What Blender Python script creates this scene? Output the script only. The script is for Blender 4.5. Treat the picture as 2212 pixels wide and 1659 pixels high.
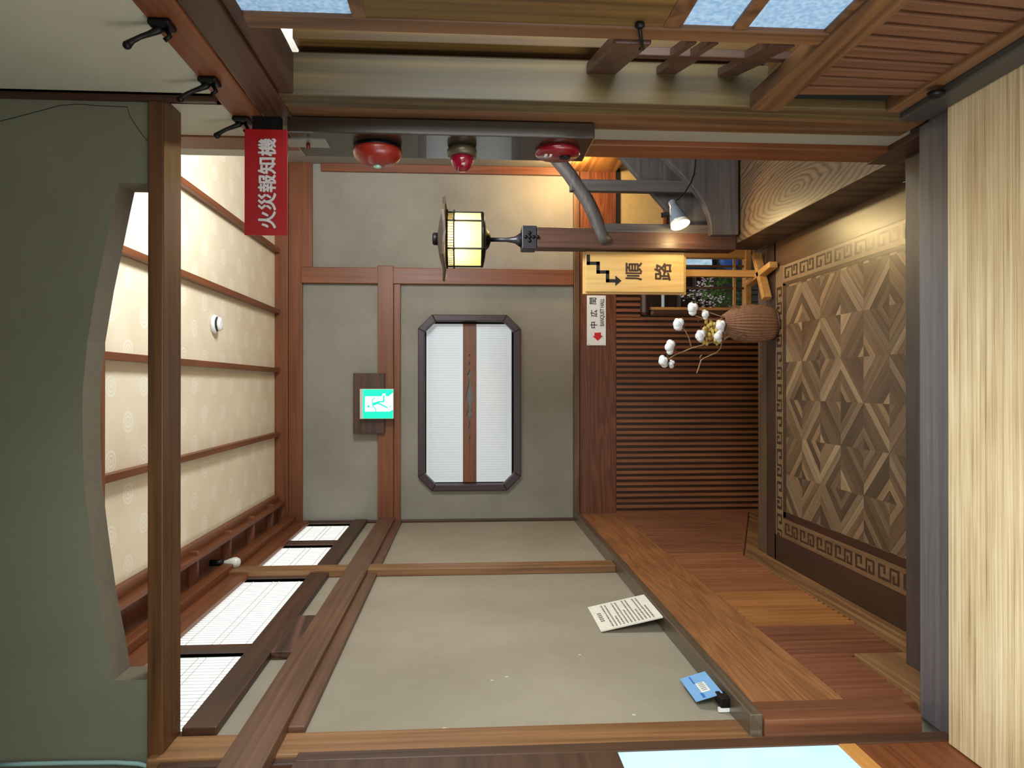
import bpy, bmesh, math, random
from mathutils import Vector, Matrix
random.seed(7)
for o in list(bpy.data.objects): bpy.data.objects.remove(o)
C = bpy.context.scene.collection
SC = bpy.context.scene
PI = math.pi

# ------------------------------------------------------------------ camera
F, PITCH, YAW, EYE = 1577.0, math.radians(3.71), math.radians(.15), Vector((0, 0, 1.747))
FWD = Vector((math.sin(YAW)*math.cos(PITCH), math.cos(YAW)*math.cos(PITCH), -math.sin(PITCH)))
RGT = Vector((math.cos(YAW), -math.sin(YAW), 0)); UPV = RGT.cross(FWD)
cam = bpy.data.cameras.new('camera'); camo = bpy.data.objects.new('camera', cam); C.objects.link(camo)
cam.sensor_fit = 'HORIZONTAL'; cam.sensor_width = 36; cam.lens = 36*F/2212; cam.clip_start = .02
# the photograph was taken with the camera turned on its side: image right is down
camo.matrix_world = Matrix(((-UPV.x, RGT.x, -FWD.x, 0), (-UPV.y, RGT.y, -FWD.y, 0), (-UPV.z, RGT.z, -FWD.z, EYE.z), (0, 0, 0, 1)))
SC.camera = camo

# ------------------------------------------------------------------ world, light, exposure
W = bpy.data.worlds.new('world'); SC.world = W; W.use_nodes = True
W.node_tree.nodes['Background'].inputs[0].default_value = (.80, .92, .90, 1)
W.node_tree.nodes['Background'].inputs[1].default_value = .35
SC.view_settings.view_transform = 'Standard'; SC.view_settings.look = 'None'
SC.view_settings.exposure = 0.0; SC.view_settings.gamma = 1.0; SC.view_settings.use_curve_mapping = False

def aim(o, loc, to):
    o.location = loc; o.rotation_euler = (Vector(to)-Vector(loc)).to_track_quat('-Z', 'Y').to_euler()
def area(name, loc, to, sx, sy, e, col, spread=180):
    l = bpy.data.lights.new(name, 'AREA'); l.shape = 'RECTANGLE'; l.size = sx; l.size_y = sy; l.energy = e; l.color = col; l.spread = math.radians(spread)
    o = bpy.data.objects.new(name, l); C.objects.link(o); aim(o, loc, to); return o
def point(name, loc, e, col, r=.05):
    l = bpy.data.lights.new(name, 'POINT'); l.energy = e; l.color = col; l.shadow_soft_size = r
    o = bpy.data.objects.new(name, l); C.objects.link(o); o.location = loc; return o
area('entrance_daylight', (-.1, -1.5, 1.5), (0, 3, 1.0), 2.0, 1.4, 13, (.95, 1.0, .98))
area('side_window_daylight', (.79, .5, 1.6), (-1.0, 2.0, .9), 1.3, 1.2, 50, (.95, 1.0, .95), 120)
area('left_door_daylight', (-.975, 1.0, 1.2), (.5, 1.5, 1.25), 1.4, 1.5, 36, (1.0, .98, .92))
area('jamb_window_daylight', (1.22, 1.55, 1.55), (.9, 1.9, 1.5), .8, 1.2, 3.6, (1.0, .95, .82))
point('stairwell_lamp', (1.58, 5.2, 1.0), 22, (1.0, .68, .30), .08)
point('stairwell_ceiling_lamp', (1.35, 3.2, 2.2), 118, (.89, .97, 1.0), .2)
point('lantern_bulb', (.822, 4.09, 1.79), 3.6, (1.0, .80, .40), .03)
sp = bpy.data.lights.new('clip_lamp_beam', 'SPOT'); sp.energy = 18; sp.color = (1.0, .74, .34); sp.spot_size = math.radians(140); sp.spot_blend = .8; sp.shadow_soft_size = .015
spo = bpy.data.objects.new('clip_lamp_beam', sp); C.objects.link(spo)

# ------------------------------------------------------------------ pixels to points on real planes
def ray(x, y): return FWD - UPV*((x-1106)/F) - RGT*((y-829.5)/F)
def ox(x, y, X):
    d = ray(x, y); return EYE + d*(X/d.x)
def oy(x, y, Y):
    d = ray(x, y); return EYE + d*(Y/d.y)
def oz(x, y, Z):
    d = ray(x, y); return EYE + d*((Z-EYE.z)/d.z)
def bx2(x0, y0, x1, y1, Y):     # photo rectangle on a frontal plane -> X0,X1,Z0,Z1
    a = oy(x0, (y0+y1)/2, Y); b = oy(x1, (y0+y1)/2, Y); c = oy((x0+x1)/2, y0, Y); d = oy((x0+x1)/2, y1, Y)
    return min(c.x, d.x), max(c.x, d.x), min(a.z, b.z), max(a.z, b.z)

# ------------------------------------------------------------------ materials
def lin(c): return tuple(((v/255)/12.92 if v/255 <= .04045 else ((v/255+.055)/1.055)**2.4) for v in c)+(1,)
MATS = {}
def base_mat(name):
    m = bpy.data.materials.new(name); m.use_nodes = True; nt = m.node_tree; nt.nodes.clear()
    out = nt.nodes.new('ShaderNodeOutputMaterial'); b = nt.nodes.new('ShaderNodeBsdfPrincipled')
    nt.links.new(b.outputs[0], out.inputs[0]); return m, nt, b, out
def N(nt, t, **k):
    n = nt.nodes.new(t)
    for a, v in k.items(): setattr(n, a, v)
    return n
def math_n(nt, op, a, b=None):
    n = N(nt, 'ShaderNodeMath', operation=op)
    for i, v in enumerate((a, b)):
        if v is None: continue
        if isinstance(v, (int, float)): n.inputs[i].default_value = v
        else: nt.links.new(v, n.inputs[i])
    return n.outputs[0]
def ramp(nt, fac, stops):
    r = N(nt, 'ShaderNodeValToRGB'); els = r.color_ramp.elements
    while len(els) < len(stops): els.new(.5)
    for e, (p, c) in zip(els, stops): e.position = p; e.color = c
    nt.links.new(fac, r.inputs[0]); return r.outputs[0]
def plain(name, c, rough=.5, metal=0, emit=0, coat=0, spec=.5):
    if name in MATS: return MATS[name]
    m, nt, b, out = base_mat(name)
    tc = N(nt, 'ShaderNodeTexCoord'); n = N(nt, 'ShaderNodeTexNoise'); n.inputs['Scale'].default_value = 35; n.inputs['Detail'].default_value = 4
    nt.links.new(tc.outputs['Object'], n.inputs['Vector'])
    l = lin(c); dk = tuple(v*.9 for v in l[:3])+(1,)
    nt.links.new(ramp(nt, n.outputs[0], [(.3, dk), (.7, l)]), b.inputs['Base Color'])
    b.inputs['Roughness'].default_value = rough; b.inputs['Metallic'].default_value = metal
    b.inputs['Coat Weight'].default_value = coat; b.inputs['Specular IOR Level'].default_value = spec
    if emit:
        b.inputs['Emission Color'].default_value = l; b.inputs['Emission Strength'].default_value = emit
    MATS[name] = m; return m
def wood(name, dark, light, axis='z', scale=1.0, rough=.45, fig=.35, freq=26, coat=0, uv=False, spec=.5):
    if name in MATS: return MATS[name]
    m, nt, b, out = base_mat(name)
    tc = N(nt, 'ShaderNodeTexCoord'); mp = N(nt, 'ShaderNodeMapping')
    nt.links.new(tc.outputs['UV' if uv else 'Object'], mp.inputs['Vector'])
    s = [9*scale]*3; s['xyz'.index(axis)] = .55*scale; mp.inputs['Scale'].default_value = s
    n1 = N(nt, 'ShaderNodeTexNoise'); n1.inputs['Scale'].default_value = .55; n1.inputs['Detail'].default_value = 2; n1.inputs['Distortion'].default_value = .5
    nt.links.new(mp.outputs[0], n1.inputs['Vector'])
    rings = math_n(nt, 'SINE', math_n(nt, 'MULTIPLY', n1.outputs[0], freq*2))
    mp2 = N(nt, 'ShaderNodeMapping'); nt.links.new(tc.outputs['UV' if uv else 'Object'], mp2.inputs['Vector'])
    s2 = [70*scale]*3; s2['xyz'.index(axis)] = 1.4*scale; mp2.inputs['Scale'].default_value = s2
    n2 = N(nt, 'ShaderNodeTexNoise'); n2.inputs['Scale'].default_value = 1; n2.inputs['Detail'].default_value = 5; n2.inputs['Roughness'].default_value = .65
    nt.links.new(mp2.outputs[0], n2.inputs['Vector'])
    n3 = N(nt, 'ShaderNodeTexNoise'); n3.inputs['Scale'].default_value = 2.2; n3.inputs['Detail'].default_value = 2
    nt.links.new(tc.outputs['UV' if uv else 'Object'], n3.inputs['Vector'])
    f = math_n(nt, 'ADD', math_n(nt, 'MULTIPLY', rings, .5*fig), math_n(nt, 'ADD', math_n(nt, 'MULTIPLY', n2.outputs[0], .75), math_n(nt, 'MULTIPLY', n3.outputs[0], .35)))
    col = ramp(nt, f, [(.22, lin(dark)), (.85, lin(light))])
    if uv:      # every strip of the floor its own tone
        at = N(nt, 'ShaderNodeAttribute', attribute_name='tone')
        mx = N(nt, 'ShaderNodeMixRGB', blend_type='MULTIPLY'); mx.inputs[0].default_value = 1
        nt.links.new(col, mx.inputs[1]); nt.links.new(at.outputs['Color'], mx.inputs[2]); col = mx.outputs[0]
    nt.links.new(col, b.inputs['Base Color'])
    bp = N(nt, 'ShaderNodeBump'); bp.inputs['Strength'].default_value = .12; bp.inputs['Distance'].default_value = .004
    nt.links.new(f, bp.inputs['Height']); nt.links.new(bp.outputs[0], b.inputs['Normal'])
    nt.links.new(math_n(nt, 'ADD', math_n(nt, 'MULTIPLY', n2.outputs[0], .25), rough-.12), b.inputs['Roughness'])
    b.inputs['Coat Weight'].default_value = coat; b.inputs['Coat Roughness'].default_value = .25; b.inputs['Specular IOR Level'].default_value = spec
    MATS[name] = m; return m
def plaster(name, c, c2, specks=True):
    m, nt, b, out = base_mat(name)
    tc = N(nt, 'ShaderNodeTexCoord')
    n = N(nt, 'ShaderNodeTexNoise'); n.inputs['Scale'].default_value = 1.7; n.inputs['Detail'].default_value = 6; n.inputs['Roughness'].default_value = .6
    nf = N(nt, 'ShaderNodeTexNoise'); nf.inputs['Scale'].default_value = 240; nf.inputs['Detail'].default_value = 3
    nv = N(nt, 'ShaderNodeTexVoronoi'); nv.inputs['Scale'].default_value = 5.5
    for q in (n, nf, nv): nt.links.new(tc.outputs['Object'], q.inputs['Vector'])
    f = math_n(nt, 'ADD', math_n(nt, 'MULTIPLY', n.outputs[0], .8), math_n(nt, 'MULTIPLY', nf.outputs[0], .25))
    col = ramp(nt, f, [(.3, lin(c2)), (.75, lin(c))])
    mx = N(nt, 'ShaderNodeMixRGB'); nt.links.new(math_n(nt, 'LESS_THAN', nv.outputs['Distance'], .035 if specks else -1.0), mx.inputs[0])
    nt.links.new(col, mx.inputs[1]); mx.inputs[2].default_value = lin((196, 190, 176)); nt.links.new(mx.outputs[0], b.inputs['Base Color'])
    bp = N(nt, 'ShaderNodeBump'); bp.inputs['Strength'].default_value = .35; bp.inputs['Distance'].default_value = .003
    nt.links.new(nf.outputs[0], bp.inputs['Height']); nt.links.new(bp.outputs[0], b.inputs['Normal'])
    b.inputs['Roughness'].default_value = .95; b.inputs['Specular IOR Level'].default_value = .15
    MATS[name] = m; return m
def paper_ceiling():
    m, nt, b, out = base_mat('ceiling_paper')
    tc = N(nt, 'ShaderNodeTexCoord'); mp = N(nt, 'ShaderNodeMapping'); nt.links.new(tc.outputs['Object'], mp.inputs[0])
    mp.inputs['Rotation'].default_value = (0, 0, PI/4)
    v = N(nt, 'ShaderNodeTexVoronoi', voronoi_dimensions='2D'); v.inputs['Randomness'].default_value = 0; v.inputs['Scale'].default_value = 4.7; nt.links.new(mp.outputs[0], v.inputs['Vector'])
    d = v.outputs['Distance']
    pet = N(nt, 'ShaderNodeTexNoise'); pet.inputs['Scale'].default_value = 60; nt.links.new(tc.outputs['Object'], pet.inputs['Vector'])
    ring = math_n(nt, 'MULTIPLY', math_n(nt, 'LESS_THAN', d, .23), math_n(nt, 'GREATER_THAN', math_n(nt, 'ADD', math_n(nt, 'SINE', math_n(nt, 'MULTIPLY', d, 75)), pet.outputs[0]), .35))
    n = N(nt, 'ShaderNodeTexNoise'); n.inputs['Scale'].default_value = 3; n.inputs['Detail'].default_value = 5; nt.links.new(tc.outputs['Object'], n.inputs['Vector'])
    col = ramp(nt, n.outputs[0], [(.3, lin((224, 208, 180))), (.7, lin((238, 224, 198)))])
    mx = N(nt, 'ShaderNodeMixRGB'); nt.links.new(math_n(nt, 'MULTIPLY', ring, .45), mx.inputs[0]); nt.links.new(col, mx.inputs[1]); mx.inputs[2].default_value = lin((246, 243, 234))
    nt.links.new(mx.outputs[0], b.inputs['Base Color']); b.inputs['Roughness'].default_value = .9; b.inputs['Specular IOR Level'].default_value = .2
    return m
def glow(name, c, s, c2=None, sc=30):
    m, nt, b, out = base_mat(name)
    if c2:
        tc = N(nt, 'ShaderNodeTexCoord'); n = N(nt, 'ShaderNodeTexNoise'); n.inputs['Scale'].default_value = sc; n.inputs['Detail'].default_value = 4
        nt.links.new(tc.outputs['Object'], n.inputs['Vector'])
        nt.links.new(ramp(nt, n.outputs[0], [(.35, lin(c)), (.65, lin(c2))]), b.inputs['Emission Color'])
    else: b.inputs['Emission Color'].default_value = lin(c)
    b.inputs['Base Color'].default_value = lin(c); b.inputs['Emission Strength'].default_value = s; b.inputs['Roughness'].default_value = .6
    MATS[name] = m; return m
def translucent(name, c):
    m, nt, b, out = base_mat(name); nt.nodes.remove(b)
    t = N(nt, 'ShaderNodeBsdfTranslucent'); d = N(nt, 'ShaderNodeBsdfDiffuse'); mx = N(nt, 'ShaderNodeMixShader'); mx.inputs[0].default_value = .25
    tc = N(nt, 'ShaderNodeTexCoord'); n = N(nt, 'ShaderNodeTexNoise'); n.inputs['Scale'].default_value = 25; nt.links.new(tc.outputs['Object'], n.inputs['Vector'])
    col = ramp(nt, n.outputs[0], [(.3, tuple(v*.92 for v in lin(c)[:3])+(1,)), (.7, lin(c))])
    nt.links.new(col, t.inputs[0]); nt.links.new(col, d.inputs[0]); nt.links.new(t.outputs[0], mx.inputs[1]); nt.links.new(d.outputs[0], mx.inputs[2])
    nt.links.new(mx.outputs[0], out.inputs[0]); return m
def bamboo():
    m, nt, b, out = base_mat('bamboo')
    tc = N(nt, 'ShaderNodeTexCoord'); mp = N(nt, 'ShaderNodeMapping'); nt.links.new(tc.outputs['Object'], mp.inputs[0]); mp.inputs['Scale'].default_value = (1.6, 130, 1)
    n = N(nt, 'ShaderNodeTexNoise'); n.inputs['Scale'].default_value = 1; n.inputs['Detail'].default_value = 4; n.inputs['Roughness'].default_value = .7; nt.links.new(mp.outputs[0], n.inputs['Vector'])
    mp2 = N(nt, 'ShaderNodeMapping'); nt.links.new(tc.outputs['Object'], mp2.inputs[0]); mp2.inputs['Scale'].default_value = (4, 14, 1)
    n2 = N(nt, 'ShaderNodeTexNoise'); n2.inputs['Scale'].default_value = 1; nt.links.new(mp2.outputs[0], n2.inputs['Vector'])
    f = math_n(nt, 'ADD', math_n(nt, 'MULTIPLY', n.outputs[0], .8), math_n(nt, 'MULTIPLY', n2.outputs[0], .25))
    nt.links.new(ramp(nt, f, [(.30, lin((112, 84, 54))), (.42, lin((182, 154, 116))), (.58, lin((212, 190, 154))), (.75, lin((228, 212, 182)))]), b.inputs['Base Color'])
    bp = N(nt, 'ShaderNodeBump'); bp.inputs['Strength'].default_value = .3; bp.inputs['Distance'].default_value = .003; nt.links.new(n.outputs[0], bp.inputs['Height']); nt.links.new(bp.outputs[0], b.inputs['Normal'])
    b.inputs['Roughness'].default_value = .38; b.inputs['Specular IOR Level'].default_value = .5
    return m

M = {}
for ax in 'xyz':
    M['trim'+ax] = wood('reddish_timber_'+ax, (80, 38, 16), (138, 78, 42), ax, fig=.12)
    M['dark'+ax] = wood('dark_timber_'+ax, (40, 22, 14), (86, 54, 36), ax, fig=.2)
    M['brown'+ax] = wood('brown_timber_'+ax, (62, 36, 20), (122, 84, 52), ax, fig=.3)
    M['grey'+ax] = wood('weathered_timber_'+ax, (52, 46, 46), (98, 90, 88), ax, fig=.15)
    M['pale'+ax] = wood('honey_timber_'+ax, (170, 110, 50), (214, 160, 90), ax, fig=.15)
    M['olive'+ax] = wood('olive_timber_'+ax, (70, 50, 22), (126, 94, 46), ax, fig=.25)  # brown timber tinted olive, the greenish window light put into its colour
M['nag'] = wood('rail_timber_y', (70, 45, 32), (120, 84, 62), 'y', fig=.12)
M['lint'] = wood('lintel_timber_x', (52, 29, 12), (104, 66, 32), 'x', fig=.2)
M['slat'] = wood('slat_timber_z', (96, 50, 26), (160, 98, 58), 'z', fig=.12)
M['soff'] = wood('soffit_timber_x', (88, 44, 28), (140, 84, 56), 'x', fig=.15)
M['ledge'] = wood('sheen_grey_ledge_y', (66, 54, 42), (108, 92, 74), 'y', fig=.15, rough=.35, coat=.4)  # greyed wood: the grazing reflection on the ledge top is in the colour
M['base'] = wood('base_beam_y', (36, 33, 31), (66, 62, 58), 'y', fig=.1)
M['post'] = wood('post_timber_z', (92, 58, 32), (156, 112, 72), 'z', fig=.2)
M['panel'] = wood('panel_slat_z', (70, 42, 28), (124, 82, 58), 'z', fig=.1)
M['jamb'] = wood('jamb_timber_z', (58, 46, 26), (104, 86, 52), 'z', fig=.35)  # olive cast of the window light is part of this colour
M['rail'] = wood('figured_cedar_y', (104, 62, 36), (172, 118, 74), 'y', scale=1.7, fig=.16, freq=48)
M['board'] = wood('sign_board_z', (202, 152, 84), (238, 200, 130), 'z', fig=.12)
M['railx'] = wood('figured_cedar_x', (76, 34, 14), (128, 70, 36), 'x', scale=1.5, fig=.3, freq=40)
M['riser'] = wood('blue_grey_step_x', (64, 60, 64), (116, 111, 114), 'x', fig=.05, rough=.4)
M['reed1'] = wood('reed_red_z', (112, 60, 34), (168, 108, 66), 'z', fig=.15)
M['reed2'] = wood('reed_orange_z', (128, 74, 32), (182, 122, 64), 'z', fig=.15)
M['reed3'] = wood('reed_dark_z', (92, 46, 28), (146, 90, 58), 'z', fig=.15)
M['floorwood'] = wood('parquet_strip', (116, 98, 80), (170, 150, 124), 'x', scale=1.2, fig=.15, rough=.36, uv=True)
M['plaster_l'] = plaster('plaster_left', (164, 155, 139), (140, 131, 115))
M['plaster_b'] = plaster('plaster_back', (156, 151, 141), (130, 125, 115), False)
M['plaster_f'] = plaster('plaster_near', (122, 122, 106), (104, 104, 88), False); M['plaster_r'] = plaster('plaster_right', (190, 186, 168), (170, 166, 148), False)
M['ceil'] = paper_ceiling(); M['bamboo'] = bamboo()
M['black'] = plain('black_iron', (26, 24, 25), .45, .6)
M['iron'] = plain('grey_iron', (70, 68, 74), .4, .7)
M['plum'] = wood('plum_lacquer', (44, 28, 34), (66, 44, 50), 'z', fig=.05)
M['white'] = plain('white_plastic', (244, 244, 242), .4)
M['card'] = plain('cream_card', (238, 234, 222), .6)
M['ink'] = plain('black_ink', (22, 22, 26), .6)
M['red'] = plain('red_enamel', (158, 8, 18), .4)
M['bellred'] = plain('bell_red', (136, 30, 20), .35, coat=.3)
M['shoji'] = glow('shoji_daylight', (238, 240, 236), 1.0)
M['shojib'] = glow('shoji_soft', (206, 212, 216), .32, (214, 220, 226), 60)
M['frost'] = glow('frosted_glass', (112, 146, 180), .7, (176, 200, 218), 90)
M['gap'] = plain('dark_gap', (14, 11, 9), .9)  # near-black, puts the shade of gaps and recesses into the colour

# ------------------------------------------------------------------ mesh helpers
class MB:
    def __init__(s): s.b = bmesh.new()
    def quad(s, *p, mi=0):
        f = s.b.faces.new([s.b.verts.new(Vector(q)) for q in p]); f.material_index = mi; return s
    def box(s, x0, x1, y0, y1, z0, z1, mi=0):
        v = [s.b.verts.new((x, y, z)) for x in (x0, x1) for y in (y0, y1) for z in (z0, z1)]
        for i in ((0, 1, 3, 2), (4, 6, 7, 5), (0, 4, 5, 1), (2, 3, 7, 6), (0, 2, 6, 4), (1, 5, 7, 3)):
            s.b.faces.new([v[k] for k in i]).material_index = mi
        return s
    def bar(s, p, q, w, h, up=(0, 0, 1), mi=0, w2=None, h2=None):
        p, q = Vector(p), Vector(q); d = (q-p).normalized(); u = Vector(up); r = d.cross(u).normalized(); u = r.cross(d)
        w2 = w if w2 is None else w2; h2 = h if h2 is None else h2
        vs = []
        for c, a, b in ((p, w, h), (q, w2, h2)):
            vs += [s.b.verts.new(c+r*(a/2*i)+u*(b/2*j)) for i, j in ((-1, -1), (1, -1), (1, 1), (-1, 1))]
        for i in ((3, 2, 1, 0), (4, 5, 6, 7), (0, 1, 5, 4), (1, 2, 6, 5), (2, 3, 7, 6), (3, 0, 4, 7)):
            s.b.faces.new([vs[k] for k in i]).material_index = mi
        return s
    def prism(s, pts, off, mi=0):       # polygon of 3-D points, extruded by a vector
        off = Vector(off); a = [s.b.verts.new(Vector(p)) for p in pts]; b = [s.b.verts.new(Vector(p)+off) for p in pts]; n = len(a)
        s.b.faces.new(a).material_index = mi; s.b.faces.new(b[::-1]).material_index = mi
        for i in range(n): s.b.faces.new((a[i], b[i], b[(i+1) % n], a[(i+1) % n])).material_index = mi
        return s
    def tube(s, pts, r, n=8, mi=0):
        pts = [Vector(p) for p in pts]; rings = []
        rr = r if isinstance(r, (list, tuple)) else [r]*len(pts)
        ref = Vector((.31, .77, .56))
        for i, p in enumerate(pts):
            d = (pts[min(i+1, len(pts)-1)]-pts[max(i-1, 0)]).normalized()
            a = d.cross(ref).normalized(); b = d.cross(a)
            rings.append([s.b.verts.new(p+(a*math.cos(t)+b*math.sin(t))*rr[i]) for t in [2*PI*k/n for k in range(n)]])
        for A, B in zip(rings, rings[1:]):
            for k in range(n):
                f = s.b.faces.new((A[k], A[(k+1) % n], B[(k+1) % n], B[k])); f.material_index = mi; f.smooth = True
        s.b.faces.new(rings[0][::-1]).material_index = mi; s.b.faces.new(rings[-1]).material_index = mi
        return s
    def lathe(s, prof, c, axis=(0, 0, 1), n=32, mi=0, rib=0, ribn=24):
        c = Vector(c); ax = Vector(axis).normalized(); a = ax.cross(Vector((.3, .9, .2)) if abs(ax.y) < .9 else Vector((1, 0, .1))).normalized(); b = ax.cross(a)
        rings = []
        for r, h in prof:
            rings.append([s.b.verts.new(c+ax*h+(a*math.cos(t)+b*math.sin(t))*(max(r, 1e-4)*(1+rib*math.cos(ribn*t)))) for t in [2*PI*k/n for k in range(n)]])
        for A, B in zip(rings, rings[1:]):
            for k in range(n):
                f = s.b.faces.new((A[k], A[(k+1) % n], B[(k+1) % n], B[k])); f.material_index = mi; f.smooth = True
        s.b.faces.new(rings[0][::-1]).material_index = mi; s.b.faces.new(rings[-1]).material_index = mi
        return s
    def ball(s, c, r, sub=2, mi=0, sc=(1, 1, 1)):
        g = bmesh.ops.create_icosphere(s.b, subdivisions=sub, radius=r, matrix=Matrix.Translation(Vector(c)) @ Matrix.Diagonal((*sc, 1)))
        for v in g['verts']:
            for f in v.link_faces: f.smooth = True; f.material_index = mi
        return s
    def build(s, name, mat, parent=None, base=None, bev=0, **props):
        if parent is not None: base = parent['_w']
        elif base is None:
            base = (0, 0, 0)
        base = Vector(base)
        bmesh.ops.recalc_face_normals(s.b, faces=s.b.faces)
        bmesh.ops.translate(s.b, verts=s.b.verts, vec=-base)
        me = bpy.data.meshes.new(name); s.b.to_mesh(me); s.b.free()
        for m in (mat if isinstance(mat, (list, tuple)) else [mat]): me.materials.append(m)
        o = bpy.data.objects.new(name, me); C.objects.link(o)
        o['_w'] = tuple(base)
        if parent is not None: o.parent = parent
        else: o.location = base
        if bev:
            md = o.modifiers.new('bevel', 'BEVEL'); md.width = bev; md.segments = 2; md.limit_method = 'ANGLE'; md.angle_limit = .6
        for k, v in props.items(): o[k] = v
        return o
def thing(name, label, cat, base, group=None):
    o = bpy.data.objects.new(name, None); C.objects.link(o); o.empty_display_size = .05
    o.location = base; o['_w'] = tuple(base); o['label'] = label; o['category'] = cat
    if group: o['group'] = group
    return o
def tag(o, label, cat, group=None, kind=None):
    o['label'] = label; o['category'] = cat
    if group: o['group'] = group
    if kind: o['kind'] = kind
    return o
def struct(o, label, cat): return tag(o, label, cat, kind='structure')
TR = [0]
def trim(mb, mat, label, bev=.004, cat='timber'):
    TR[0] += 1
    return struct(mb.build('trim_%d' % TR[0], mat, bev=bev), label, cat)
def bxs(*a): return MB().box(*a)
def letters(name, s, size, c, mat, parent, rot=(PI/2, 0, 0), extr=.0006, off=0, bold=0, sx=1.0, align='CENTER', space=1.0):
    cu = bpy.data.curves.new(name, 'FONT'); cu.body = s; cu.size = size; cu.extrude = extr; cu.offset = off; cu.align_x = align; cu.align_y = 'CENTER'; cu.space_character = space
    t = bpy.data.objects.new('tmp', cu); C.objects.link(t)
    me = bpy.data.meshes.new_from_object(t.evaluated_get(bpy.context.evaluated_depsgraph_get()))
    bpy.data.objects.remove(t); bpy.data.curves.remove(cu)
    from mathutils import Euler
    R = (Matrix.Translation(Vector(c)-Vector(parent['_w'])) @ Euler(rot).to_matrix().to_4x4() @ Matrix.Diagonal((sx, 1, 1, 1)))
    if bold:
        b = bmesh.new()
        for dx, dy in ((bold, 0), (-bold, 0), (0, bold), (0, -bold), (bold*.7, bold*.7), (-bold*.7, -bold*.7), (bold*.7, -bold*.7), (-bold*.7, bold*.7)):
            k0 = len(b.verts); b.from_mesh(me); b.verts.ensure_lookup_table()
            for v in b.verts[k0:]: v.co += Vector((dx, dy, k0*1e-7))
        b.to_mesh(me); b.free()
    me.transform(R); me.materials.clear(); me.materials.append(mat); me.name = name
    o = bpy.data.objects.new(name, me); C.objects.link(o); o.parent = parent; o['_w'] = parent['_w']; return o

# ------------------------------------------------------------------ the shell
XP, XL, XR, YB, ZC = -1.03, -.976, .808, 5.57, 3.155
XS = 1.67                                                   # stairwell side wall
# parquet floor
f = MB().box(XL, .811, 2.20, 4.249, -.06, -.0015)
floor = struct(f.build('floor', M['darkx']), 'sunken parquet hallway floor of dark wood with diamond marquetry', 'floor')
def strips_mesh(polys, name, mat, parent):
    b = bmesh.new(); uvl = b.loops.layers.uv.new('UVMap'); tl = b.loops.layers.color.new('tone')
    for pts, d, tone in polys:
        if len(pts) < 3: continue
        fc = b.faces.new([b.verts.new((p[0], p[1], p[2] if len(p) > 2 else 0)) for p in pts])
        off = random.random()*20
        for lp in fc.loops:
            x, y = lp.vert.co.x, lp.vert.co.y
            lp[uvl].uv = (x*d[0]+y*d[1]+off, -x*d[1]+y*d[0]+off*1.7); lp[tl] = (*tone, 1)
    bmesh.ops.recalc_face_normals(b, faces=b.faces)
    for fc in b.faces:
        if fc.normal.z < 0: fc.normal_flip()
    me = bpy.data.meshes.new(name); b.to_mesh(me); b.free(); me.materials.append(mat)
    o = bpy.data.objects.new(name, me); C.objects.link(o); o.parent = parent; o['_w'] = (0, 0, 0); return o
def clip(poly, a, b, c):        # keep a*x+b*y+c >= 0
    out = []
    for i in range(len(poly)):
        p, q = poly[i], poly[(i+1) % len(poly)]; dp = a*p[0]+b*p[1]+c; dq = a*q[0]+b*q[1]+c
        if dp >= 0: out.append(p)
        if dp*dq < 0:
            t = dp/(dp-dq); out.append((p[0]+(q[0]-p[0])*t, p[1]+(q[1]-p[1])*t))
    return out
DY, DX, Y0, X0 = .1955, .2035, 3.488, -.075
FX0, FX1, FY1, FY0 = -.688, .546, 3.872, 2.30
TONES = [(.50, .45, .40), (.62, .56, .50), (.74, .68, .62), (.86, .82, .76), (1.0, .97, .93), (.56, .50, .47)]
polys = []
for i in range(-7, 3):
    for j in range(-4, 4):
        ya, yb, xa, xb = Y0+i*DY, Y0+(i+1)*DY, X0+j*DX, X0+(j+1)*DX
        cell = [(xa, ya), (xb, ya), (xb, yb), (xa, yb)]
        for (a, b, c) in ((1, 0, -FX0), (-1, 0, FX1), (0, 1, -FY0), (0, -1, FY1)): cell = clip(cell, a, b, c)
        if len(cell) < 3: continue
        par = (i+j) % 2
        L = math.hypot(1/DX, 1/DY); k = 0
        edges = [-1.0]
        while edges[-1] < .999:
            edges.append(min(1.0, edges[-1]+random.choice((.25, .25, .25, .25, .25, .5)))) if edges[-1] != -.25 else edges.append(0.0)
            if edges[-2] < 0 < edges[-1]: edges[-1] = 0.0
        for e0, e1 in zip(edges, edges[1:]):
            sg = 1 if par == 0 else -1          # d = u - v  or  u + v - 1
            g = .0012*L*.5
            aa, bb = -sg/DX, 1/DY; cc = -ya/DY + sg*xa/DX - (0 if sg == 1 else 1)
            p = clip(cell, aa, bb, cc-e0-g); p = clip(p, -aa, -bb, -cc+e1-g)
            d = Vector((DX, sg*DY)).normalized()
            q_ = int(min(3, abs((e0+e1)/2)*4)); t = ((.84, .80, .75), (.62, .56, .50), (.76, .70, .64), (.58, .52, .47))[(q_+(1 if (i*7+j*5) % 3 == 0 else 0)) % 4]; v = random.uniform(.82, 1.2)
            polys.append((p, (d.x, d.y), tuple(q*v for q in t)))
strips_mesh(polys, 'marquetry_field', M['floorwood'], floor)
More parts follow.
